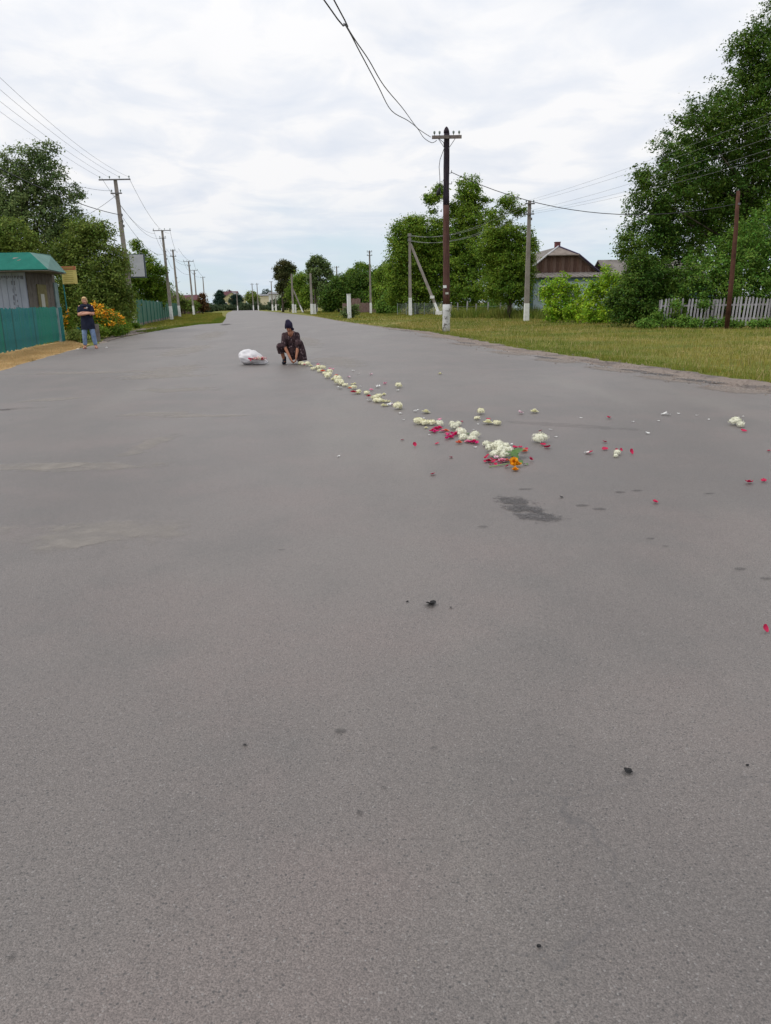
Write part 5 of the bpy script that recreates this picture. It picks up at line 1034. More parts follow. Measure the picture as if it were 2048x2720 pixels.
# local frame: x across the gable, y back along the ridge
gw = 3.2; zE = 3.62; zK = 4.98; kw = 1.36; zR = 5.72
obj('wall', MB().box((0, 4.5, 1.8), (6.0, 9.0, 3.6)), M['bluewall'], H)
# gable boards, each cut by the slope
nb = 26
for i in range(nb):
    x0 = -gw + 2 * gw * i / nb + .006; x1 = -gw + 2 * gw * (i + 1) / nb - .006
    def zt_(x): 
        t = abs(x); return zK - .06 if t < kw else zE + (gw - t) / (gw - kw) * (zK - zE) - .06
    a, b = zt_(x0), zt_(x1)
    if min(a, b) < zE + .02: a = max(a, zE + .02); b = max(b, zE + .02)
    yy = -.06 + (.012 if i % 2 else 0)
    o = obj('gable_board', MB().add([(x0, yy, zE - .08), (x1, yy, zE - .08), (x1, yy, b), (x0, yy, a), (x0, .06, zE - .08), (x1, .06, zE - .08), (x1, .06, b), (x0, .06, a)],
            [(0, 1, 2, 3), (7, 6, 5, 4), (0, 4, 5, 1), (1, 5, 6, 2), (2, 6, 7, 3), (3, 7, 4, 0)]), M['planks'][(i * 5) % 3], H)
V3 = Vector
def slab(pts, th=.06):
    pts = [Vector(p) for p in pts]; n = (pts[1] - pts[0]).cross(pts[-1] - pts[0]).normalized() * th; k = len(pts)
    return MB().add(pts + [p - n for p in pts], [tuple(range(k)), tuple(range(2 * k - 1, k - 1, -1))] + [(i, i + k, (i + 1) % k + k, (i + 1) % k) for i in range(k)])
yo = -.35; yr = 1.2; yb = 9.4
gwe = gw + .35; zEe = zE - .33
obj('roof_left', slab([(-gwe, yb, zEe), (-gwe, yo, zEe), (-kw, yo, zK), (0, yr, zR), (0, yb, zR)]), M['slate'], H)
obj('roof_right', slab([(gwe, yo, zEe), (gwe, yb, zEe), (0, yb, zR), (0, yr, zR), (kw, yo, zK)]), M['slate'], H)
obj('half_hip', slab([(-kw, yo, zK), (kw, yo, zK), (0, yr, zR)]), M['slate2'], H)
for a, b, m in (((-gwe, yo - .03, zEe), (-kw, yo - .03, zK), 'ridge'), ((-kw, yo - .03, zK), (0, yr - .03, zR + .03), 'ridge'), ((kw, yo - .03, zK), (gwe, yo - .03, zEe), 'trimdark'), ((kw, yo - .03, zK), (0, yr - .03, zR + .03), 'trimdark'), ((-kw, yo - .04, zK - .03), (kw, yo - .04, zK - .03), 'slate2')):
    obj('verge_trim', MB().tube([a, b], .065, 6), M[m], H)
ch_ = obj('chimney', MB().box((.1, 1.9, 5.88), (.42, .42, .44)), M['brick_m'], H); obj('chimney_cap', MB().box((.1, 1.9, 6.12), (.48, .48, .06)), M['brick_m'], ch_)
# lean-to in front with corrugated roof
obj('lean_to_wall', MB().box((.35, -1.25, 1.45), (6.5, 2.3, 2.9)), M['bluewall'], H)
obj('side_cladding', MB().box((-3.2, -2.3, 1.4), (.55, .3, 2.8)), M['bluedark'], H)
obj('fascia', MB().box((.2, -2.52, 2.98), (7.6, .1, .24)), M['bluedark'], H)
obj('lean_to_roof', slab([(-3.5, -2.75, 3.12), (3.9, -2.75, 3.12), (4.0, -.1, 3.56), (-3.3, -.1, 3.56)], .05), M['slate'], H)
for s in range(18):
    x = -3.3 + s * .41; obj('roof_rib', MB().tube([(x, -2.77, 3.135), (x + .0, -.1, 3.575)], .035, 4), M['slate'], H)
for x in (-1.9, .3, 2.4):
    wf = obj('window', MB().box((x, -2.43, 1.9), (1.25, .08, 1.2)), M['whitepaint'], H); obj('pane', MB().box((x - .29, -2.48, 1.9), (.5, .02, 1.0)), M['glass'], wf); obj('pane', MB().box((x + .29, -2.48, 1.9), (.5, .02, 1.0)), M['glass'], wf)
obj('ochre_board', MB().box((-3.42, -.25, 3.95), (.42, .08, .9)), M['ochre'], H)
# annexe to the right with its own roof
A_ = thing('outbuilding', 'long low outbuilding with a grey roof right of the gabled house', 'building', (24.3, 71.0, 0), R(6))
obj('wall', MB().box((0, 2, 1.5), (8.2, 4, 3.0)), M['brownfence'], A_)
obj('roof', slab([(-4.6, -.4, 3.0), (4.6, -.4, 3.0), (4.6, 2.2, 4.75), (-4.6, 2.2, 4.75)]), M['slate'], A_); obj('roof', slab([(4.6, 4.8, 3.0), (-4.6, 4.8, 3.0), (-4.6, 2.2, 4.75), (4.6, 2.2, 4.75)]), M['slate'], A_)
obj('lower_roof', slab([(-5.2, -2.6, 2.7), (4.4, -2.6, 2.7), (4.4, -.45, 3.3), (-5.2, -.45, 3.3)]), M['slate'], A_); obj('shed_wall', MB().box((-.3, -1.4, 1.3), (9.0, 2.0, 2.6)), M['bluedark'], A_)

# ------------------------------------------------------------------ far buildings
def house(name, label, c, w_, d_, h, rh, wallm, roofm, rz=0, wins=3, gable_front=True):
    t = thing(name, label, 'house', (c[0], c[1], 0), rz)
    obj('wall', MB().box((0, d_ / 2, h / 2), (w_, d_, h)), M[wallm], t)
    o = .4
    if gable_front:
        obj('gable', MB().add([(-w_ / 2, -.02, h), (w_ / 2, -.02, h), (0, -.02, h + rh), (-w_ / 2, .1, h), (w_ / 2, .1, h), (0, .1, h + rh)], [(0, 1, 2), (5, 4, 3), (0, 3, 4, 1), (1, 4, 5, 2), (2, 5, 3, 0)]), M[wallm], t)
        k = rh / (w_ / 2)
        obj('roof', slab([(-w_ / 2 - o, d_ + o, h - o * k), (-w_ / 2 - o, -o, h - o * k), (0, -o, h + rh), (0, d_ + o, h + rh)], .12).add([], []), M[roofm], t, loc=(0, 0, .12)); obj('roof', slab([(w_ / 2 + o, -o, h - o * k), (w_ / 2 + o, d_ + o, h - o * k), (0, d_ + o, h + rh), (0, -o, h + rh)], .12), M[roofm], t, loc=(0, 0, .12))
    else:
        obj('roof', slab([(-w_ / 2 - o, -o, h), (w_ / 2 + o, -o, h), (w_ / 2 + o, d_ / 2, h + rh), (-w_ / 2 - o, d_ / 2, h + rh)], .12), M[roofm], t, loc=(0, 0, .12)); obj('roof', slab([(w_ / 2 + o, d_ + o, h), (-w_ / 2 - o, d_ + o, h), (-w_ / 2 - o, d_ / 2, h + rh), (w_ / 2 + o, d_ / 2, h + rh)], .12), M[roofm], t, loc=(0, 0, .12))
    for i in range(wins):
        x = -w_ / 2 + w_ * (i + .5) / wins; wf = obj('window', MB().box((x, -.04, h * .52), (1.2, .12, 1.4)), M['whitepaint'], t); obj('pane', MB().box((x, -.11, h * .52), (.95, .04, 1.15)), M['glass'], wf)
    return t
u = (-57.74, 310.0, 1.257); house('far_house', 'pale yellow house with a low gable at the far end of the road', (u[0], u[1]), 7.8, 9, 4.4, 2.2, 'creamyellow', 'greyroof', 0, 3)
u = (-62.096, 322.0, 1.295); house('far_house', 'far house with a maroon roof left of the yellow gable', (u[0] , u[1]), 7.5, 6, 4.6, 2.6, 'creamyellow', 'redroof', 0, 2, False)
u = (-42.89, 300.0, 1.017); house('far_building', 'long low cream building at the far right end of the road', (u[0], u[1]), 7.5, 8, 5.0, .5, 'cream', 'greyroof', 0, 0, False)
u = (-36.856, 275.0, 0.995); house('far_house', 'small white building with dark windows behind the far right poles', (u[0], u[1]), 3.6, 6, 5.2, .6, 'whitewall', 'greyroof', 0, 2, False)
u = (-15.652, 168.0, 0.604); t = thing('grey_shed', 'small rounded grey shed among the far right poles', 'shed', (u[0], u[1], 0)); obj('wall', MB().box((0, 1, .8), (2.3, 2, 1.7)), M['greyroof'], t); obj('roof', MB().tube([(0, -.1, 1.6), (0, 2.1, 1.6)], 1.0, 14), M['greyroof'], t, True, ); t.children[1].scale = (1.15, 1, .35); t.children[1].location = (0, 0, 1.1)

# ------------------------------------------------------------------ people
def remesh(name, mb, m, parent, vox, smooth=4, fac=.5):
    o = obj(name, mb, m, parent, True)
    r = o.modifiers.new('skin', 'REMESH'); r.mode = 'VOXEL'; r.voxel_size = vox; r.use_smooth_shade = True
    s = o.modifiers.new('soften', 'SMOOTH'); s.factor = fac; s.iterations = smooth
    return o
def limb(mb, pts, rad, n=12):
    """smooth tapered limb with round joints"""
    pts = [Vector(p) for p in pts]
    mb.tube(pts, rad, n)
    for p, r in zip(pts, rad): mb.ball(p, r * 1.0, 12, 8)
def hand(mb, wrist, dirv, palm_n, s=1.0, curl=0.5, side=1):
    """palm and five separate fingers; dirv = finger direction, palm_n = palm normal"""
    w_ = Vector(wrist); f = Vector(dirv).normalized(); n = Vector(palm_n); n = (n - f * n.dot(f)).normalized(); a = f.cross(n).normalized() * side
    m = Matrix((a, f, n)).transposed()
    mb.ball(w_ + f * .045 * s, (.040 * s, .050 * s, .017 * s), 10, 8, m)
    for i, (o_, l) in enumerate(((-.030, .058), (-.011, .070), (.010, .066), (.029, .052))):
        b = w_ + f * .082 * s + a * o_ * s; p1 = b + (f * math.cos(curl * .6) + n * math.sin(curl * .6)) * l * .5 * s; p2 = p1 + (f * math.cos(curl * 1.6) + n * math.sin(curl * 1.6)) * l * .5 * s
        mb.tube([b - f * .02 * s, b, p1, p2], [.0095 * s, .0092 * s, .0085 * s, .007 * s], 8); mb.ball(p2, .0072 * s, 8, 6)
    b = w_ + f * .02 * s - a * .03 * s; p1 = b + (f * .5 - a * .75 + n * .3).normalized() * .035 * s; p2 = p1 + (f * .85 - a * .25 + n * .5).normalized() * .032 * s
    mb.tube([b, p1, p2], [.014 * s, .011 * s, .009 * s], 8); mb.ball(p2, .009 * s, 8, 6)
def head(mb, c, m, s=1.0):
    """face towards local -y"""
    def q(x, y, z): return m @ Vector((x * s, y * s, z * s)) + Vector(c)
    mb.ball(q(0, .01, .03), (.074 * s, .092 * s, .098 * s), 16, 12, m); mb.ball(q(0, -.022, -.035), (.058 * s, .062 * s, .072 * s), 14, 10, m)
    mb.ball(q(0, -.045, -.078), (.030 * s, .030 * s, .026 * s), 10, 8, m)
    mb.tube([q(0, -.080, .018), q(0, -.100, -.012), q(0, -.103, -.024)], [.009 * s, .013 * s, .014 * s], 8); mb.ball(q(0, -.102, -.024), .014 * s, 8, 6)
    for k in (-1, 1):
        mb.ball(q(k * .034, -.062, -.025), (.022 * s, .020 * s, .020 * s), 8, 6, m); mb.ball(q(k * .077, .012, -.005), (.010 * s, .018 * s, .030 * s), 8, 6, m); mb.ball(q(k * .030, -.075, .028), (.022 * s, .010 * s, .008 * s), 8, 6, m)
def face_bits(parent, c, m, s=1.0):
    def q(x, y, z): return m @ Vector((x * s, y * s, z * s)) + Vector(c)
    for k in (-1, 1): obj('eye', MB().ball(q(k * .030, -.0795, .010), (.013 * s, .007 * s, .007 * s), 8, 6, m), M['eye'], parent, True)
    obj('mouth', MB().ball(q(0, -.084, -.050), (.024 * s, .008 * s, .007 * s), 10, 6, m), M['lips'], parent, True)

# --- standing blonde woman, arms crossed
wq = (-10.063, 27.2, -0.003)
W = thing('person', 'blonde woman in a long navy T-shirt and jeans standing with arms crossed', 'person', (wq[0], wq[1], 0), R(14))
mb = MB()
mb.ball((0, 0.01, 1.33), (.185, .115, .15), 16, 12); mb.ball((0, .01, 1.13), (.175, .125, .20), 16, 12); mb.ball((0, .01, .93), (.165, .11, .16), 16, 12)
mb.tube([(0, .01, 1.36), (0, .005, 1.46), (0, -.01, 1.52)], [.075, .055, .052], 12)
hc = Vector((-.01, -.02, 1.585)); hm = Matrix.Rotation(R(6), 3, 'X') @ Matrix.Rotation(R(-6), 3, 'Y')
head(mb, hc, hm, 1.02)
FT = [(-.15, -.02), (.19, -.10)]
for k, (fx, fy) in zip((-1, 1), FT):
    limb(mb, [(k * .095, .01, .90), ((k * .11 + fx) / 2 + k * .0, -.02 + fy / 2, .50), (fx, fy + .02, .10)], [.105, .066, .042])
    mb.ball((fx, fy + .02, .45 * 0 + .30), (.055, .058, .12), 10, 8)
    # foot with toes, turned outward
    fm = Matrix.Rotation(k * R(24), 3, 'Z')
    mb.ball(Vector((fx, fy, .045)) + fm @ Vector((0, -.045, 0)), (.042, .105, .034), 12, 8, fm); mb.ball((fx, fy + .04, .045), (.036, .045, .040), 10, 8)
    for j in range(5):
        p = Vector((fx, fy, .026)) + fm @ Vector((-k * (.032 - .016 * j), -.145 + .008 * j, 0)); mb.ball(p, (.010, .02, .011), 8, 6, fm)
# upper arms, crossed forearms
sL, sR = Vector((-.185, .0, 1.385)), Vector((.185, .0, 1.385)); eL, eR = Vector((-.225, -.09, 1.135)), Vector((.225, -.09, 1.15))
limb(mb, [sL, eL], [.060, .050]); limb(mb, [sR, eR], [.060, .050])
hL, hR = Vector((.105, -.235, 1.165)), Vector((-.10, -.185, 1.205))
limb(mb, [eL, eL.lerp(hL, .5) + Vector((0, -.035, 0)), hL], [.050, .045, .031]); limb(mb, [eR, eR.lerp(hR, .5) + Vector((0, -.02, .01)), hR], [.050, .045, .031])
hand(mb, hL, (.9, .35, .12), (0, .8, -.1), .95, .5, 1); hand(mb, hR, (-.9, .25, -.18), (0, .6, -.3), .95, .5, -1)
body = remesh('body', mb, M['skin'], W, .008, 3)
face_bits(body, hc, hm, 1.02)
# hair: short blonde bob
mb = MB(); mb.ball(hc + hm @ Vector((0, .025, .045)), (.090, .098, .092), 16, 12, hm)
for k in (-1, 1): mb.ball(hc + hm @ Vector((k * .074, .02, -.01)), (.024, .06, .075), 10, 8, hm)
mb.ball(hc + hm @ Vector((0, .07, -.02)), (.075, .045, .08), 12, 8, hm); mb.ball(hc + hm @ Vector((-.02, -.060, .088)), (.055, .032, .026), 12, 8, hm); mb.ball(hc + hm @ Vector((.035, -.05, .082)), (.04, .035, .03), 12, 8, hm)
remesh('hair', mb, M['blonde'], W, .009, 2)
# long T-shirt
mb = MB(); mb.ball((0, 0.01, 1.335), (.218, .150, .152), 16, 12); mb.tube([(0, .01, 1.38), (0, .01, 1.2), (.0, .012, 1.0), (.005, .012, .85), (.01, .0, .64)], [.14, .185, .20, .222, .235], 20)
for v in range(len(mb.v)):
    x, y, z = mb.v[v]
    if z < 1.39: mb.v[v] = (x, y * .74, z)
for s0, e0_ in ((sL, eL), (sR, eR)): limb(mb, [Vector((s0.x * .45, 0, 1.425)), s0 + Vector((0, 0, -.03)), s0.lerp(e0_, .6)], [.070, .078, .076])
mb.ball((0, .01, 1.43), (.10, .075, .035), 12, 8)
shirt = remesh('long_shirt', mb, M['navy'], W, .010, 3)
obj('chest_print', MB().ball((.055, -.118, 1.365), (.030, .008, .018), 10, 6), M['print'], shirt, True); obj('chest_print', MB().ball((.04, -.120, 1.325), (.035, .006, .006), 10, 6), M['print'], shirt, True)
mb = MB(); mb.ball((0, .01, .80), (.17, .11, .13), 14, 10)
for k, (fx, fy) in zip((-1, 1), FT): limb(mb, [(k * .088, .01, .84), ((k * .11 + fx) / 2, -.02 + fy / 2, .50), (fx, fy + .02, .17)], [.108, .083, .070])
remesh('jeans', mb, M['jeans'], W, .010, 2)
for k, (fx, fy) in zip((-1, 1), FT):
    fm = Matrix.Rotation(k * R(24), 3, 'Z'); mb = MB(); c = Vector((fx, fy, .008)) + fm @ Vector((0, -.045, 0)); mb.ball(c, (.048, .125, .014), 14, 6, fm); mb.tube([c + fm @ Vector((-.046, -.04, .005)), c + fm @ Vector((-.02, -.045, .066)), c + fm @ Vector((.02, -.045, .066)), c + fm @ Vector((.046, -.04, .005))], .010, 6)
    obj('sandal', mb, M['sandal'], W, True)

# --- crouching woman in a dark patterned dress, face down, both hands at the flowers
cq = (-2.096, 18.1, 0.04)
def dress_mat():
    m = bpy.data.materials.new('dark_floral_cloth'); m.use_nodes = True; t = m.node_tree; b = t.nodes['Principled BSDF']; b.inputs['Roughness'].default_value = .9; b.inputs['Specular IOR Level'].default_value = .15
    tcn = t.nodes.new('ShaderNodeTexCoord'); vo = t.nodes.new('ShaderNodeTexVoronoi'); vo.inputs['Scale'].default_value = 17; t.links.new(tcn.outputs['Object'], vo.inputs['Vector'])
    r = t.nodes.new('ShaderNodeValToRGB'); t.links.new(vo.outputs['Distance'], r.inputs[0]); r.color_ramp.elements[0].position = .16; r.color_ramp.elements[0].color = (.17, .12, .125, 1); r.color_ramp.elements[1].position = .42; r.color_ramp.elements[1].color = (.026, .015, .018, 1)
    r2 = t.nodes.new('ShaderNodeMix'); r2.data_type = 'RGBA'; sc = t.nodes.new('ShaderNodeSeparateColor'); t.links.new(vo.outputs['Color'], sc.inputs[0]); mrn = t.nodes.new('ShaderNodeMapRange'); mrn.inputs[1].default_value = .35; mrn.inputs[2].default_value = .5; t.links.new(sc.outputs[0], mrn.inputs[0])
    t.links.new(mrn.outputs[0], r2.inputs[0]); r2.inputs[6].default_value = (.048, .028, .031, 1); t.links.new(r.outputs[0], r2.inputs[7]); t.links.new(r2.outputs[2], b.inputs['Base Color']); return m
M['dress'] = dress_mat()
CW = thing('person', 'woman in a navy headscarf and dark floral dress crouching to lay flowers on the road', 'person', (cq[0], cq[1], 0), 0)
CW.scale = (.89, .92, .92)
# local frame: x = image right, -y = towards the camera
neck = Vector((.02, -.10, .80)); pel = Vector((.05, .20, .33))
kneeL, kneeR = Vector((-.255, -.20, .43)), Vector((.24, -.24, .50)); ankL, ankR = Vector((-.185, -.02, .09)), Vector((.22, .02, .09))
mb = MB()
mb.ball(pel, (.19, .17, .15), 16, 12); mb.tube([pel, (.04, .10, .52), (.03, -.02, .70)], [.16, .145, .15], 14); mb.ball((.02, -.04, .70), (.165, .10, .10), 14, 10)
hc2 = Vector((-.01, -.20, .905)); hm2 = Matrix.Rotation(R(34), 3, 'X') @ Matrix.Rotation(R(5), 3, 'Y')
mb.tube([(.02, -.05, .76), (.005, -.13, .83), tuple(hc2 + Vector((0, .03, -.03)))], [.065, .056, .055], 12)
head(mb, hc2, hm2, 1.0)
for kn, an, s in ((kneeL, ankL, -1), (kneeR, ankR, 1)):
    limb(mb, [pel + Vector((s * .10, -.02, 0)), kn], [.105, .068]); limb(mb, [kn, kn.lerp(an, .4) + Vector((0, .05, 0)), an], [.062, .056, .038]); mb.ball(an + Vector((0, -.07, -.045)), (.04, .11, .04), 12, 8)
shL, shR = Vector((-.150, -.07, .705)), Vector((.180, -.07, .71)); elL, elR = Vector((-.155, -.22, .48)), Vector((.215, -.24, .47)); wrL, wrR = Vector((.02, -.37, .155)), Vector((.165, -.36, .19))
limb(mb, [shL, elL], [.058, .045]); limb(mb, [shR, elR], [.058, .045]); limb(mb, [elL, elL.lerp(wrL, .35), wrL], [.045, .042, .028]); limb(mb, [elR, elR.lerp(wrR, .35), wrR], [.045, .042, .028])
hand(mb, wrL, (.45, -.25, -.85), (.6, .3, -.1), 1.0, .55, 1); hand(mb, wrR, (-.15, -.25, -.95), (-.8, .1, -.1), 1.0, .55, -1)
body2 = remesh('body', mb, M['skin_tan'], CW, .008, 3)
face_bits(body2, hc2, hm2, 1.0)
# headscarf
mb = MB(); mb.ball(hc2 + hm2 @ Vector((0, .022, .050)), (.100, .112, .098), 16, 12, hm2); mb.ball(hc2 + hm2 @ Vector((-.02, .05, .11)), (.07, .075, .06), 12, 8, hm2)
for k in (-1, 1): mb.ball(hc2 + hm2 @ Vector((k * .078, .03, -.01)), (.026, .055, .07), 10, 8, hm2)
mb.ball(hc2 + hm2 @ Vector((0, .085, -.01)), (.06, .04, .06), 10, 8, hm2); mb.ball(hc2 + Vector((.085, .05, -.05)), (.05, .03, .035), 10, 8)
remesh('headscarf', mb, M['kerchief'], CW, .009, 2)
# dress: bodice with V neck, sleeves to the elbow, skirt over the thighs
mb = MB(); mb.tube([(.04, .14, .42), (.04, .08, .55), (.03, .0, .68)], [.185, .165, .16], 16)
for k in (-1, 1): mb.ball((.02 + k * .09, -.03, .705), (.095, .110, .085), 14, 10); mb.ball((.02 + k * .085, -.10, .62), (.095, .085, .10), 12, 8)
mb.ball((.02, .01, .765), (.115, .075, .055), 12, 8); mb.ball((.03, -.05, .52), (.16, .12, .13), 12, 8)
for a, b in ((shL, elL), (shR, elR)): limb(mb, [a, a.lerp(b, .5), b + (b - a).normalized() * .04], [.070, .072, .068])
# skirt
mb.ball(pel + Vector((0, 0, .02)), (.235, .21, .18), 16, 12)
limb(mb, [pel + Vector((-.10, 0, .03)), kneeL + Vector((0, 0, .005))], [.14, .098]); limb(mb, [pel + Vector((.10, 0, .03)), kneeR + Vector((0, 0, 0))], [.145, .105])
mb.tube([kneeL + Vector((0, .02, 0)), kneeL + Vector((.03, .06, -.14))], [.10, .10], 12)
# fabric hanging to the ground between and beside the right leg
mb.tube([kneeR + Vector((0, .03, .0)), kneeR + Vector((.035, .05, -.20)), kneeR + Vector((.05, .05, -.41))], [.105, .125, .135], 14)
mb.tube([(.0, -.10, .44), (.06, -.10, .28), (.12, -.08, .14)], [.11, .13, .10], 12); mb.tube([(.02, .12, .34), (.10, .1, .12)], [.18, .16], 14)
remesh('dress', mb, M['dress'], CW, .011, 2)
obj('neck_opening', MB().ball((.01, -.145, .745), (.050, .045, .075), 12, 10, Matrix.Rotation(R(25), 3, 'X')), M['skin_tan'], body2, True)
for an in (ankL, ankR):
    mb = MB(); mb.tube([an + Vector((0, 0, .10)), an + Vector((0, -.005, -.03))], [.050, .052], 12); mb.ball(an + Vector((-.01, -.07, -.05)), (.052, .125, .046), 14, 8); mb.ball(an + Vector((0, .02, -.05)), (.045, .05, .045), 10, 8)
    remesh('boot', mb, M['blackshoe'], CW, .009, 2)

# ------------------------------------------------------------------ white sack of petals
sq = (-2.992, 18.1, 0.023)
S_ = thing('sack', 'bulging white plastic sack of flower petals lying left of the crouching woman', 'bag', (sq[0], sq[1], 0), R(-6))
mb = MB(); nu, nv = 40, 26
rsn = random.Random(12); ph = [rsn.uniform(0, 6) for _ in range(8)]
vs = []
for j in range(nv + 1):
    t = j / nv; x = -.31 + .66 * t
    r = .175 * (math.sin(PI * min(1, t * 1.15) ** .62) ** .55 if t < .82 else 1) if t < .5 else .175 * (1 - ((t - .5) / .5) ** 1.5 * .93)
    if j == 0: r = .01
    zc = .165 if t < .5 else .165 - .125 * ((t - .5) / .5)
    for i in range(nu):
        a = 2 * PI * i / nu; w_ = 1 + .06 * math.sin(3 * a + ph[0] + 4 * t) + .045 * math.sin(7 * a + ph[1] + 9 * t) + .035 * math.sin(12 * a + ph[2] - 15 * t) + .05 * math.sin(14 * t + 2 * a + ph[3])
        y = r * math.cos(a) * w_ * 1.05; z = zc + r * math.sin(a) * w_ * .98
        vs.append((x + .02 * math.sin(a * 2 + ph[4]), y, max(.004 + .01 * (i % 2), z)))
fs = [(j * nu + i, (j + 1) * nu + i, (j + 1) * nu + (i + 1) % nu, j * nu + (i + 1) % nu) for j in range(nv) for i in range(nu)]
fs.append(tuple(range(nu))); fs.append(tuple(range(nv * nu + nu - 1, nv * nu - 1, -1)))
mb.add(vs, fs); sk = obj('sack_skin', mb, M['sack'], S_, True)
# petals pressed against and spilling from the lower right of the sack
me, _ = leaf_cloud('petal_mix', [(.10, -.15, .09, .10, .045), (.20, -.11, .08, .09, .05), (.27, -.06, .06, .07, .04)], 700, .032, 'sackpink', (0, 0, 0), 201, cl_r=.04, per=10, elong=1.3, sprig=0)
o = put('petal_mix', me, None, S_); o['kind'] = 'stuff'
me, _ = leaf_cloud('petal_mix', [(.06, -.165, .03, .13, .022), (.19, -.12, .02, .10, .012)], 130, .05, 'rosered', (0, 0, 0), 202, cl_r=.03, per=6, elong=1.3, sprig=0)
o = put('petal_mix', me, None, S_); o['kind'] = 'stuff'

# ------------------------------------------------------------------ flowers on the road
def petal_mesh(name, m, l=1.0, w_=.8, cup=.25, seed=0):
    rr = random.Random(seed); mb = MB(); n, k = 6, 5; vs = []
    for i in range(n + 1):
        t = i / n; ww = math.sin(PI * (t * .86 + .07)) ** .8 * w_ / 2
        for j in range(k):
            s = j / (k - 1) * 2 - 1; vs.append((s * ww + rr.uniform(-.01, .01), (t - .5) * l, cup * (s * s * .6 + (2 * t - 1) ** 2 * .5) + rr.uniform(-.015, .015) + .03))
    fs = [(i * k + j, i * k + j + 1, (i + 1) * k + j + 1, (i + 1) * k + j) for i in range(n) for j in range(k - 1)]
    mb.add(vs, fs); me = mb.mesh(name, True); me.materials.append(m); return me
def head_mesh(name, m, seed, n=90, petal=.25, flat=.72, r=.5, lobes=0):
    """rounded flower head of many small four petalled florets, unit diameter"""
    rs = np.random.RandomState(seed); V = []; F = []
    for i in range(n):
        z = 1 - 1.55 * (i + .5) / n; ph_ = i * 2.39996; rr = math.sqrt(max(0, 1 - z * z)); d_ = Vector((rr * math.cos(ph_), rr * math.sin(ph_), z)); q = 1 + .10 * rs.randn() + .16 * math.sin(3 * ph_ * .37 + seed) + .1 * math.sin(5 * z + seed)
        c = Vector((d_.x * r * q, d_.y * r * q, d_.z * r * flat * q)); n_ = (d_ + Vector(rs.normal(size=3) * .25)).normalized(); a = n_.orthogonal().normalized(); a = Matrix.Rotation(rs.uniform(0, 6.28), 3, n_) @ a; b = n_.cross(a)
        for k in range(4):
            t = k * PI / 2; u_ = a * math.cos(t) + b * math.sin(t); v_ = n_.cross(u_); p = petal * rs.uniform(.8, 1.15) * .62; o0 = len(V)
            V += [c, c + u_ * p * .55 + v_ * p * .38 + n_ * p * .12, c + u_ * p - n_ * p * .05, c + u_ * p * .55 - v_ * p * .38 + n_ * p * .12]; F.append((o0, o0 + 1, o0 + 2, o0 + 3))
    mb = MB().add(V, F); mb.ball((0, 0, 0), (r * .66, r * .66, r * flat * .64), 12, 8)
    # rest on the ground
    zmin = min(v[2] for v in mb.v); mb.v = [(x, y, z - zmin) for x, y, z in mb.v]
    me = mb.mesh(name, True); me.materials.append(m); return me
def rose_mesh(name, m, seed, layers=4, flat=.55):
    """layered cupped petals, unit diameter"""
    rs = random.Random(seed); mb = MB()
    for L_ in range(layers):
        k = 7 - L_; rad = .5 * (1 - L_ / (layers + .6)); up = .2 + .30 * L_
        for i in range(k):
            a0 = 2 * PI * i / k + L_ * .6 + rs.uniform(-.2, .2); vs = []; q_ = rs.uniform(.88, 1.08)
            for u_, (t, wd_) in enumerate(((0.05, .5), (.45, 1.0), (.82, 1.02), (1.0, .62))):
                for s in (-1, -.4, .4, 1):
                    an = a0 + s * (PI / k) * 1.3 * wd_; rr = rad * q_ * t * (1 - .06 * s * s); z = (.10 + .075 * L_) * t ** .8 + .035 * s * s + (.05 if u_ == 3 and L_ == 0 else -.02 * (u_ == 3)) * rs.uniform(.6, 1.4)
                    vs.append((rr * math.cos(an), rr * math.sin(an), max(.01, z)))
            mb.add(vs, [(4 * u_ + j, 4 * u_ + j + 1, 4 * u_ + 5 + j, 4 * u_ + 4 + j) for u_ in range(3) for j in range(3)])
    me = mb.mesh(name, True); me.materials.append(m); return me
def leaf_mesh(name, m, l=1.0, w_=.5, seed=0):
    mb = MB(); n = 9; vs = []
    for i in range(n + 1):
        t = i / n; ww = w_ / 2 * math.sin(PI * t ** .8) * (1 + .12 * (i % 2)); y = (t - .5) * l; z = .12 * math.sin(PI * t)
        vs += [(-ww, y, z + .08 * ww / w_ * 2), (0, y, z), (ww, y, z + .08 * ww / w_ * 2)]
    mb.add(vs, [(3 * i + j, 3 * i + j + 1, 3 * i + 4 + j, 3 * i + 3 + j) for i in range(n) for j in (0, 1)]); me = mb.mesh(name, True); me.materials.append(m); return me
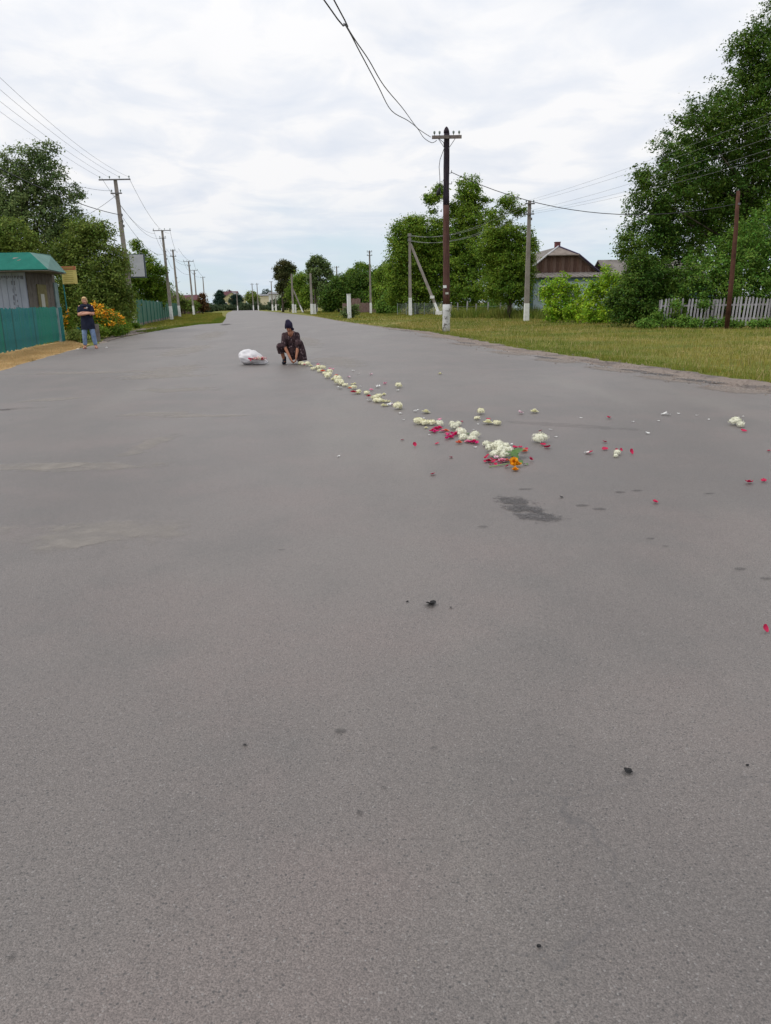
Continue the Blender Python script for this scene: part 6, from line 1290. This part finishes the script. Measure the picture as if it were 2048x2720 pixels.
PM = {
    'hyd': [head_mesh('florets', M['hydrangea'], s) for s in (1, 2, 3, 4)],
    'crm': [head_mesh('florets', M['creamrose'], 11, 62, .36, .62), head_mesh('florets', M['creamrose'], 12, 66, .34, .55), rose_mesh('rose_petals', M['creamrose'], 13, 5)],
    'red': [petal_mesh('petal', M['rosered'], seed=s, cup=.14 + .06 * s) for s in (0, 1, 2)],
    'mag': [rose_mesh('rose_petals', M['magenta'], 21), petal_mesh('petal', M['magenta'], seed=4, cup=.4)],
    'pnk': [petal_mesh('petal', M['pink'], seed=5, cup=.3), rose_mesh('rose_petals', M['pink'], 23)],
    'plp': [petal_mesh('petal', M['palepink'], seed=6, cup=.35)],
    'wht': [petal_mesh('petal', M['whitepetal'], seed=7, cup=.3), petal_mesh('petal', M['whitepetal'], seed=8, cup=.15)],
    'sal': [rose_mesh('rose_petals', M['salmon'], 31)], 'rdr': [rose_mesh('rose_petals', M['rosered'], 32)],
    'org': [rose_mesh('marigold_petals', M['orange'], 41, 5), rose_mesh('marigold_petals', M['orange'], 42, 5)],
    'grn': [leaf_mesh('leaf', M['greenleaf'], 1, .62, 1), leaf_mesh('leaf', M['greenleaf'], 1, .5, 2)],
    'blk': [rose_mesh('scrap', M['blackbit'], 51, 2), rose_mesh('scrap', M['blackbit'], 52, 1)],
}
rfw = random.Random(77)
def fl(kind, xy, s, name, label, cat_, group=None, var=None, z=0.0, h=1.0, tilt=.15, rz=None):
    s *= {'hyd': .70, 'crm': .86, 'red': .86}.get(kind, 1.0)
    me = PM[kind][(var if var is not None else rfw.randrange(9)) % len(PM[kind])]
    o = put(name, me, None, None, (xy[0], xy[1], z + .002)); o.rotation_euler = (rfw.uniform(-tilt, tilt), rfw.uniform(-tilt, tilt), rfw.uniform(0, 6.28) if rz is None else rz); o.scale = (s * rfw.uniform(.9, 1.1), s * rfw.uniform(.9, 1.1), s * h)
    if tilt > .01: o.location.z += s * .5 * tilt * .6
    tag(o, label, cat_, group); return o

# front heap
GH = 'cream white hydrangea heads in the front flower heap'
lbH = 'cream white hydrangea head in the nearest flower heap'
hl = iter(('leftmost round white head', 'biggest white head at the left', 'topmost white head', 'white head in the centre', 'white head at the right beside the leaf', 'low white head at the front left', 'low white head at the front right', 'white head stacked on the big left one', 'small white head stacked near the right'))
for xy, s, z in (((0.951, 7.091), .095, 0), ((0.967, 6.824), .15, 0), ((1.045, 6.965), .11, .02), ((1.025, 6.675), .14, 0), ((1.087, 6.669), .12, 0), ((0.949, 6.579), .10, 0), ((1.028, 6.521), .10, 0), ((1.006, 6.748), .12, .04), ((1.086, 6.812), .09, .03)):
    fl('hyd', xy, s, 'hydrangea_head', next(hl) + ' of the nearest flower heap', 'flower', GH, z=z, h=1.0)
GRH = 'red petals in the front flower heap'
for xy, s in (((0.863, 6.47), .05), ((0.856, 6.342), .05), ((0.876, 6.356), .055), ((0.905, 6.401), .05), ((0.913, 6.32), .05), ((0.862, 6.201), .035), ((0.908, 6.197), .045), ((0.936, 6.35), .05), ((0.835, 6.328), .04), ((0.951, 6.301), .045), ((0.894, 6.275), .045), ((0.993, 6.114), .06), ((0.897, 6.584), .04), ((0.957, 6.238), .035)):
    fl('red', xy, s, 'rose_petal', 'crimson rose petal in the nearest flower heap', 'petal', GRH, z=.005, h=1.2, tilt=.5)
fl('rdr', (0.873, 6.356), .075, 'rose', 'crumpled crimson rose at the left foot of the nearest flower heap', 'flower')
fl('pnk', (0.985, 6.345), .085, 'rose', 'pink rose in the middle of the nearest flower heap', 'flower', var=1)
fl('sal', (1.025, 6.357), .07, 'rose', 'orange red rose beside the green leaves of the nearest heap', 'flower')
fl('plp', (0.953, 6.495), .06, 'rose_petal', 'pale pink petal under the white heads of the nearest heap', 'petal')
for xy, s, rz, lb_ in (((1.075, 6.433), .14, .9, 'large green leaf left of centre in the nearest heap'), ((1.158, 6.524), .16, -1.1, 'green leaf pointing right out of the nearest heap'), ((1.126, 6.561), .12, .2, 'upright green leaf behind the orange marigold'), ((1.054, 6.338), .10, 1.7, 'green leaf tucked behind the orange marigold')):
    o = fl('grn', xy, s, 'leaf', lb_, 'leaf', rz=rz, tilt=.05, z=.035); o.rotation_euler[0] = .32
fl('grn', (1.126, 6.3), .08, 'leaf', 'small curled pale edged leaf right of the nearest heap', 'leaf', rz=.3)
fl('org', (1.051, 6.153), .078, 'marigold', 'open orange marigold at the front of the nearest heap', 'flower', h=1.6, z=.03).rotation_euler = (-.9 * -1, 0, 0)
fl('org', (1.034, 5.994), .062, 'marigold', 'smaller orange marigold lying nearest the camera', 'flower', h=1.2)
fl('org', (1.085, 6.135), .058, 'marigold', 'orange marigold half hidden to the right of the open one', 'flower', h=1.4, z=.01)
fl('grn', (1.156, 6.204), .06, 'leaf', 'pale green sepal scrap right of the orange marigold', 'leaf', rz=.5)
fl('sal', (1.239, 6.76), .075, 'rose', 'small salmon rose right of the green leaves', 'flower', h=1.3)
fl('red', (1.281, 6.865), .05, 'rose_petal', 'crimson petal touching the small salmon rose', 'petal', tilt=.5)
fl('red', (1.197, 6.968), .07, 'rose_petal', 'crimson petal behind the white heads, left of two', 'petal'); fl('red', (1.247, 6.982), .06, 'rose_petal', 'crimson petal behind the white heads, right of two', 'petal')
fl('red', (1.22, 6.354), .06, 'rose_petal', 'folded dark red petal right of the nearest heap', 'petal', tilt=.9, h=1.6)
st2 = obj('stem', MB().tube([(*(0.849, 6.127), .008), (*(0.931, 6.165), .012), (*(1.027, 6.247), .01)], .004, 5), M['stemgreen']); tag(st2, 'pale flower stem along the front of the nearest heap', 'stem')
# second heap
G2 = 'white flower heads in the second flower heap'
hl = iter(('white head above the left magenta roses', 'leftmost small white head', 'large white head at the back middle', 'smaller white head right of the large back one', 'white head right of the centre magenta rose', 'white head at the front below its neighbour', 'white head at the back of the right end', 'white head touching the right end magenta rose', 'white head wedged above the centre magenta rose', 'small white head left of the large back one'))
for k, xy, s in (('hyd', (0.613, 8.37), .10), ('hyd', (0.592, 8.482), .08), ('hyd', (0.751, 8.169), .12), ('hyd', (0.811, 8.372), .09), ('hyd', (0.788, 7.704), .12), ('hyd', (0.775, 7.46), .11), ('hyd', (0.903, 7.577), .12), ('hyd', (0.851, 7.388), .11), ('hyd', (0.783, 7.916), .09), ('hyd', (0.748, 8.407), .08)):
    fl(k, xy, s, 'hydrangea_head', next(hl) + ' in the second flower heap', 'flower', G2)
for xy, s, lb_ in (((0.387, 8.535), .10, 'cream blossom at the left end of the elongated cream row'), ((0.45, 8.472), .10, 'cream blossom in the middle of the elongated cream row'), ((0.521, 8.463), .10, 'cream blossom at the right end of the elongated cream row'), ((0.417, 8.559), .08, 'small cream blossom between the left and middle ones of the row'), ((0.452, 8.206), .06, 'tiny cream bud just in front of the cream row')):
    fl('crm', xy, s, 'cream_blossom', lb_, 'flower')
for xy, s, lb_ in (((0.51, 7.973), .085, 'magenta rose at the left end of the second heap'), ((0.551, 8.117), .08, 'magenta rose between two others in the second heap'), ((0.59, 8.163), .08, 'magenta rose under the white head of the second heap'), ((0.73, 7.733), .09, 'magenta rose in the centre of the second heap'), ((0.655, 7.561), .08, 'magenta rose at the lower edge of the second heap'), ((0.855, 7.262), .085, 'magenta rose at the right end of the second heap')):
    fl('mag', xy, s, 'rose', lb_, 'flower', var=0, h=1.15)
GM = 'loose magenta petals in the second heap'
for xy in ((0.513, 7.9), (0.547, 7.944), (0.653, 7.719), (0.686, 7.625), (0.62, 7.5), (0.777, 7.941), (0.873, 7.199), (0.812, 7.267), (0.689, 7.785), (0.802, 8.037)): fl('mag', xy, .05, 'rose_petal', 'loose magenta petal in the second flower heap', 'petal', GM, var=1, tilt=.5)
for xy, lb_ in (((0.611, 7.961), 'pink petal cluster right of the magenta roses'), ((0.636, 7.791), 'pink petal cluster before the salmon petals'), ((0.799, 7.31), 'pink petal beside the right end magenta rose')): fl('pnk', xy, .07, 'rose', lb_, 'flower', var=1)
fl('sal', (0.644, 7.982), .075, 'rose', 'flattened salmon rose in the second heap', 'flower'); fl('sal', (0.711, 7.257), .075, 'rose', 'small round salmon rose in front of the second heap', 'flower', h=1.2)
fl('grn', (0.851, 7.789), .07, 'leaf', 'olive leaf at the back of the second heap', 'leaf'); fl('grn', (0.718, 7.973), .05, 'leaf', 'green calyx under the white head of the second heap', 'leaf')
# the thin trail up to the crouching woman
GT = 'cream blossoms in the thin flower trail'
for xy, s in (((-1.847, 17.77), .13), ((-1.762, 17.419), .10), ((-1.668, 17.396), .13), ((-1.571, 17.16), .12), ((-1.443, 16.234), .11), ((-1.395, 16.414), .09), ((-1.339, 16.305), .13), ((-1.251, 16.284), .12), ((-1.257, 15.645), .11), ((-1.115, 15.022), .10), ((-1.032, 14.764), .14), ((-1.036, 15.253), .12), ((-1.009, 14.301), .12), ((-0.889, 13.916), .12), ((-0.842, 14.048), .10), ((-0.782, 13.687), .13), ((-0.766, 13.159), .12), ((-0.709, 13.148), .11), ((-0.686, 12.957), .10), ((-0.621, 12.763), .09), ((-0.543, 12.515), .09),
              ((-0.476, 13.041), .09), ((-0.518, 12.987), .08), ((-0.47, 12.332), .09), ((-0.384, 11.63), .11), ((-0.369, 11.728), .08), ((-0.247, 11.557), .09), ((-0.113, 10.926), .10), ((-0.066, 11.053), .11), ((-0.09, 10.577), .11), ((-0.053, 10.53), .10), ((0.011, 11.415), .09), ((0.003, 10.522), .11), ((0.039, 10.599), .08), ((0.08, 10.551), .08), ((-0.003, 10.124), .10), ((0.031, 10.119), .07), ((0.183, 9.835), .12), ((0.213, 9.867), .07)):
    sec = 0 if xy[1] > 14.0 else (1 if xy[1] > 11.6 else 2)
    fl('crm', xy, s, 'cream_blossom', ('small cream blossom in the upper trail just below the crouching woman', 'small cream blossom in the middle stretch of the thin trail', 'small cream blossom in the lower stretch of the thin trail')[sec], 'flower', ('upper trail blossoms', 'middle trail blossoms', 'lower trail blossoms')[sec])
for k, xy, s, lb_ in (('pnk', (-1.715, 17.195), .09, 'pink bloom nearest the hands of the crouching woman'), ('pnk', (-1.412, 17.121), .10, 'pink bloom on top of the upper flower trail'), ('sal', (-1.184, 15.37), .11, 'orange red rose in the upper flower trail'), ('sal', (-0.859, 14.344), .09, 'salmon bloom in the middle of the flower trail'), ('rdr', (-0.446, 11.64), .09, 'crimson bloom left of a cream blossom in mid trail'), ('rdr', (-0.206, 11.075), .08, 'crimson bloom at the upper end of the lower trail'), ('sal', (-0.516, 12.12), .07, 'salmon pink scrap in mid trail'), ('rdr', (0.203, 10.055), .07, 'crimson petals on the last cream blossom of the trail')):
    fl(k, xy, s, 'rose', lb_, 'flower', var=1 if k == 'pnk' else 0, z=.03 if k != 'rdr' else .02)
for k, xy, s, lb_ in (('pnk', (-1.1, 16.249), .10, 'long pink petal beside the upper flower trail'), ('pnk', (-1.031, 16.139), .08, 'pink petal right of the long pink one by the upper trail'), ('plp', (-0.629, 14.297), .08, 'pale pink petal right of the middle trail'), ('wht', (-0.595, 15.673), .08, 'white petal far right of the upper trail, nearest the woman'), ('wht', (-0.469, 14.963), .06, 'small white petal a step below the upper stray one'), ('plp', (-0.221, 14.749), .09, 'thin pale petal on bare asphalt right of the upper trail'),
                      ('wht', (-0.696, 12.428), .11, 'oval white petal at the lower left of the mid trail'), ('wht', (-0.19, 10.72), .09, 'white petal at the left of the lower trail cluster'), ('wht', (0.081, 10.189), .09, 'white petal between the cream cluster and the last trail blossom'), ('plp', (0.131, 10.181), .07, 'pale pink petal touching the last trail blossom'), ('pnk', (-0.18, 12.061), .08, 'pink petal above the lower trail cluster'), ('pnk', (0.035, 13.006), .09, 'pink petal alone above the stray cream blossom'), ('wht', (0.227, 11.936), .06, 'white petal just below the stray cream blossom'), ('wht', (-0.083, 12.488), .10, 'lone white petal right of the middle trail'), ('wht', (0.206, 9.38), .045, 'white crumb just below the last trail blossom'), ('wht', (-0.365, 12.657), .04, 'tiny white crumb in mid trail')):
    fl(k, xy, s, 'petal', lb_, 'petal', var=0)
# stray blossoms
for k, xy, s, lb_ in (('crm', (0.243, 12.429), .11, 'stray cream blossom right of the trail middle'), ('crm', (1.072, 14.629), .11, 'stray cream blossom alone far up the road below the timber pole'), ('crm', (0.515, 9.403), .125, 'squat cream blossom alone behind the second heap'), ('crm', (1.166, 9.246), .095, 'cream blossom farthest back of the group above the nearest heap'), ('crm', (1.066, 8.792), .065, 'small cream bud left of the round flat cream bloom'), ('crm', (1.144, 8.439), .14, 'round flat cream bloom above the nearest heap'), ('crm', (1.234, 8.373), .085, 'small cream blossom right of the round flat bloom'), ('crm', (1.809, 9.255), .13, 'cream blossom with a pointed top beside a pale pink petal'),
                      ('hyd', (1.485, 7.254), .17, 'large solitary white hydrangea head right of the heaps'), ('hyd', (3.697, 8.061), .15, 'white flower cluster near the right road edge'), ('hyd', (3.681, 7.909), .10, 'smaller white cluster joined to the one near the right edge'), ('hyd', (2.01, 6.558), .075, 'small upright white floret cluster among scattered red petals'), ('hyd', (1.972, 6.46), .05, 'tiny white floret under the upright cluster')):
    fl(k, xy, s, 'hydrangea_head' if k == 'hyd' else 'cream_blossom', lb_, 'flower')
# stray petals
for k, xy, s, lb_ in (('red', (0.18, 7.506), .045, 'red petal left of the second heap, highest of the left strays'), ('red', (0.284, 7.163), .055, 'upright red petal left of the second heap'), ('red', (0.502, 7.239), .06, 'red petal just below the second heap'), ('red', (0.576, 6.566), .045, 'thin red petal between the two heaps'), ('red', (0.376, 5.899), .065, 'red petal lying lowest left of the heaps'), ('red', (0.876, 8.613), .045, 'tiny red petal behind the second heap'), ('pnk', (0.64, 8.789), .05, 'pink petal behind the second heap'), ('plp', (1.629, 9.182), .08, 'pale pink petal left of the pointed cream blossom'), ('wht', (0.396, 9.522), .06, 'thin white petal left of the squat cream blossom'),
                      ('red', (1.606, 7.866), .06, 'red petal behind the solitary hydrangea head'), ('red', (1.473, 7.074), .07, 'red petal under the solitary hydrangea head'), ('red', (1.487, 6.937), .075, 'dark red petal right of the solitary hydrangea head'), ('red', (1.193, 8.775), .06, 'red petal on the back of the round flat cream bloom'),
                      ('red', (2.543, 8.684), .075, 'lone red petal far right of the heaps, farthest back'), ('red', (2.073, 7.169), .06, 'red petal directly behind another in the right scatter'), ('red', (1.972, 6.793), .07, 'oval red petal in the centre of the right scatter'), ('red', (1.792, 6.632), .09, 'long red petal at the left of the right scatter'), ('wht', (1.769, 6.634), .05, 'cream scrap at the tip of the long red petal'), ('red', (2.039, 6.677), .05, 'red petal behind the upright white cluster, left'), ('red', (2.088, 6.708), .04, 'red petal behind the upright white cluster, right'), ('red', (2.142, 6.596), .06, 'red petal right of the upright white cluster'), ('red', (1.774, 4.907), .055, 'single oval red petal on bare asphalt'),
                      ('red', (2.62, 5.407), .075, 'creased red petal near the right edge'), ('red', (2.747, 5.445), .06, 'red petal at the right edge beside the creased one'), ('red', (3.332, 6.579), .05, 'red petal cut by the right edge of the picture'), ('red', (3.589, 7.629), .075, 'red petal below the white cluster near the right road edge'), ('wht', (3.236, 8.864), .07, 'left of two white petals at the right rear'), ('wht', (3.263, 8.829), .06, 'right of two white petals at the right rear'), ('wht', (2.618, 7.604), .045, 'white crumb between the petal scatter and the right edge'), ('red', (1.509, 2.853), .042, 'large curled red petal at the lower right')):
    o = fl(k, xy, s, 'rose_petal' if k == 'red' else 'petal', lb_, 'petal', tilt=.35, var=None if k == 'red' else 0)
    if 'upright' in lb_ or 'curled' in lb_: o.rotation_euler = (.9, .2, .3); o.location.z += .012
    if 'oval red petal on' in lb_: o.rotation_euler = (.1, .1, .2)
GW = 'tiny white floret crumbs strewn on the asphalt'
for xy in ((0.942, 8.045), (1.733, 7.973), (1.691, 7.509), (1.194, 7.144), (0.458, 7.765), (0.838, 7.025), (3.004, 8.393), (3.567, 8.756), (3.568, 8.432), (2.718, 8.375), (-0.403, 6.715), (0.468, 8.962), (3.423, 8.932), (1.035, 8.425), (0.228, 8.843), (2.246, 8.754), (4.026, 8.604), (0.431, 9.691)):
    fl('wht', xy, .032, 'petal', 'tiny white floret crumb on the asphalt', 'petal', GW)
for xy, s, lb_ in (((0.19, 3.209), .042, 'black crumpled scrap in the middle of the foreground'), ((0.204, 3.221), .03, 'black flake behind the crumpled scrap in the middle'), ((0.677, 1.923), .022, 'black curled scrap at the lower right foreground'), ((0.672, 1.934), .012, 'tiny black flake beside the lower right scrap'), ((0.302, 1.314), .010, 'black speck near the bottom of the picture'), ((1.202, 5.106), .028, 'small black stone right of the worn asphalt spot'), ((1.024, 1.943), .009, 'dark crumb at the lower right edge'), ((0.091, 3.25), .014, 'thin dark flake left of the crumpled scrap'), ((0.279, 3.173), .014, 'thin dark flake right of the crumpled scrap'), ((-0.445, 2.1), .012, 'dark crumb in the left foreground')):
    fl('blk', xy, s, 'scrap', lb_, 'litter', h=1.0, tilt=.3)
fl('wht', (-10.247, 26.525), .12, 'litter_scrap', 'white scrap on the dry verge near the blonde woman', 'litter'); fl('wht', (-9.482, 27.172), .10, 'litter_scrap', 'small white scrap on the asphalt right of the blonde woman', 'litter')
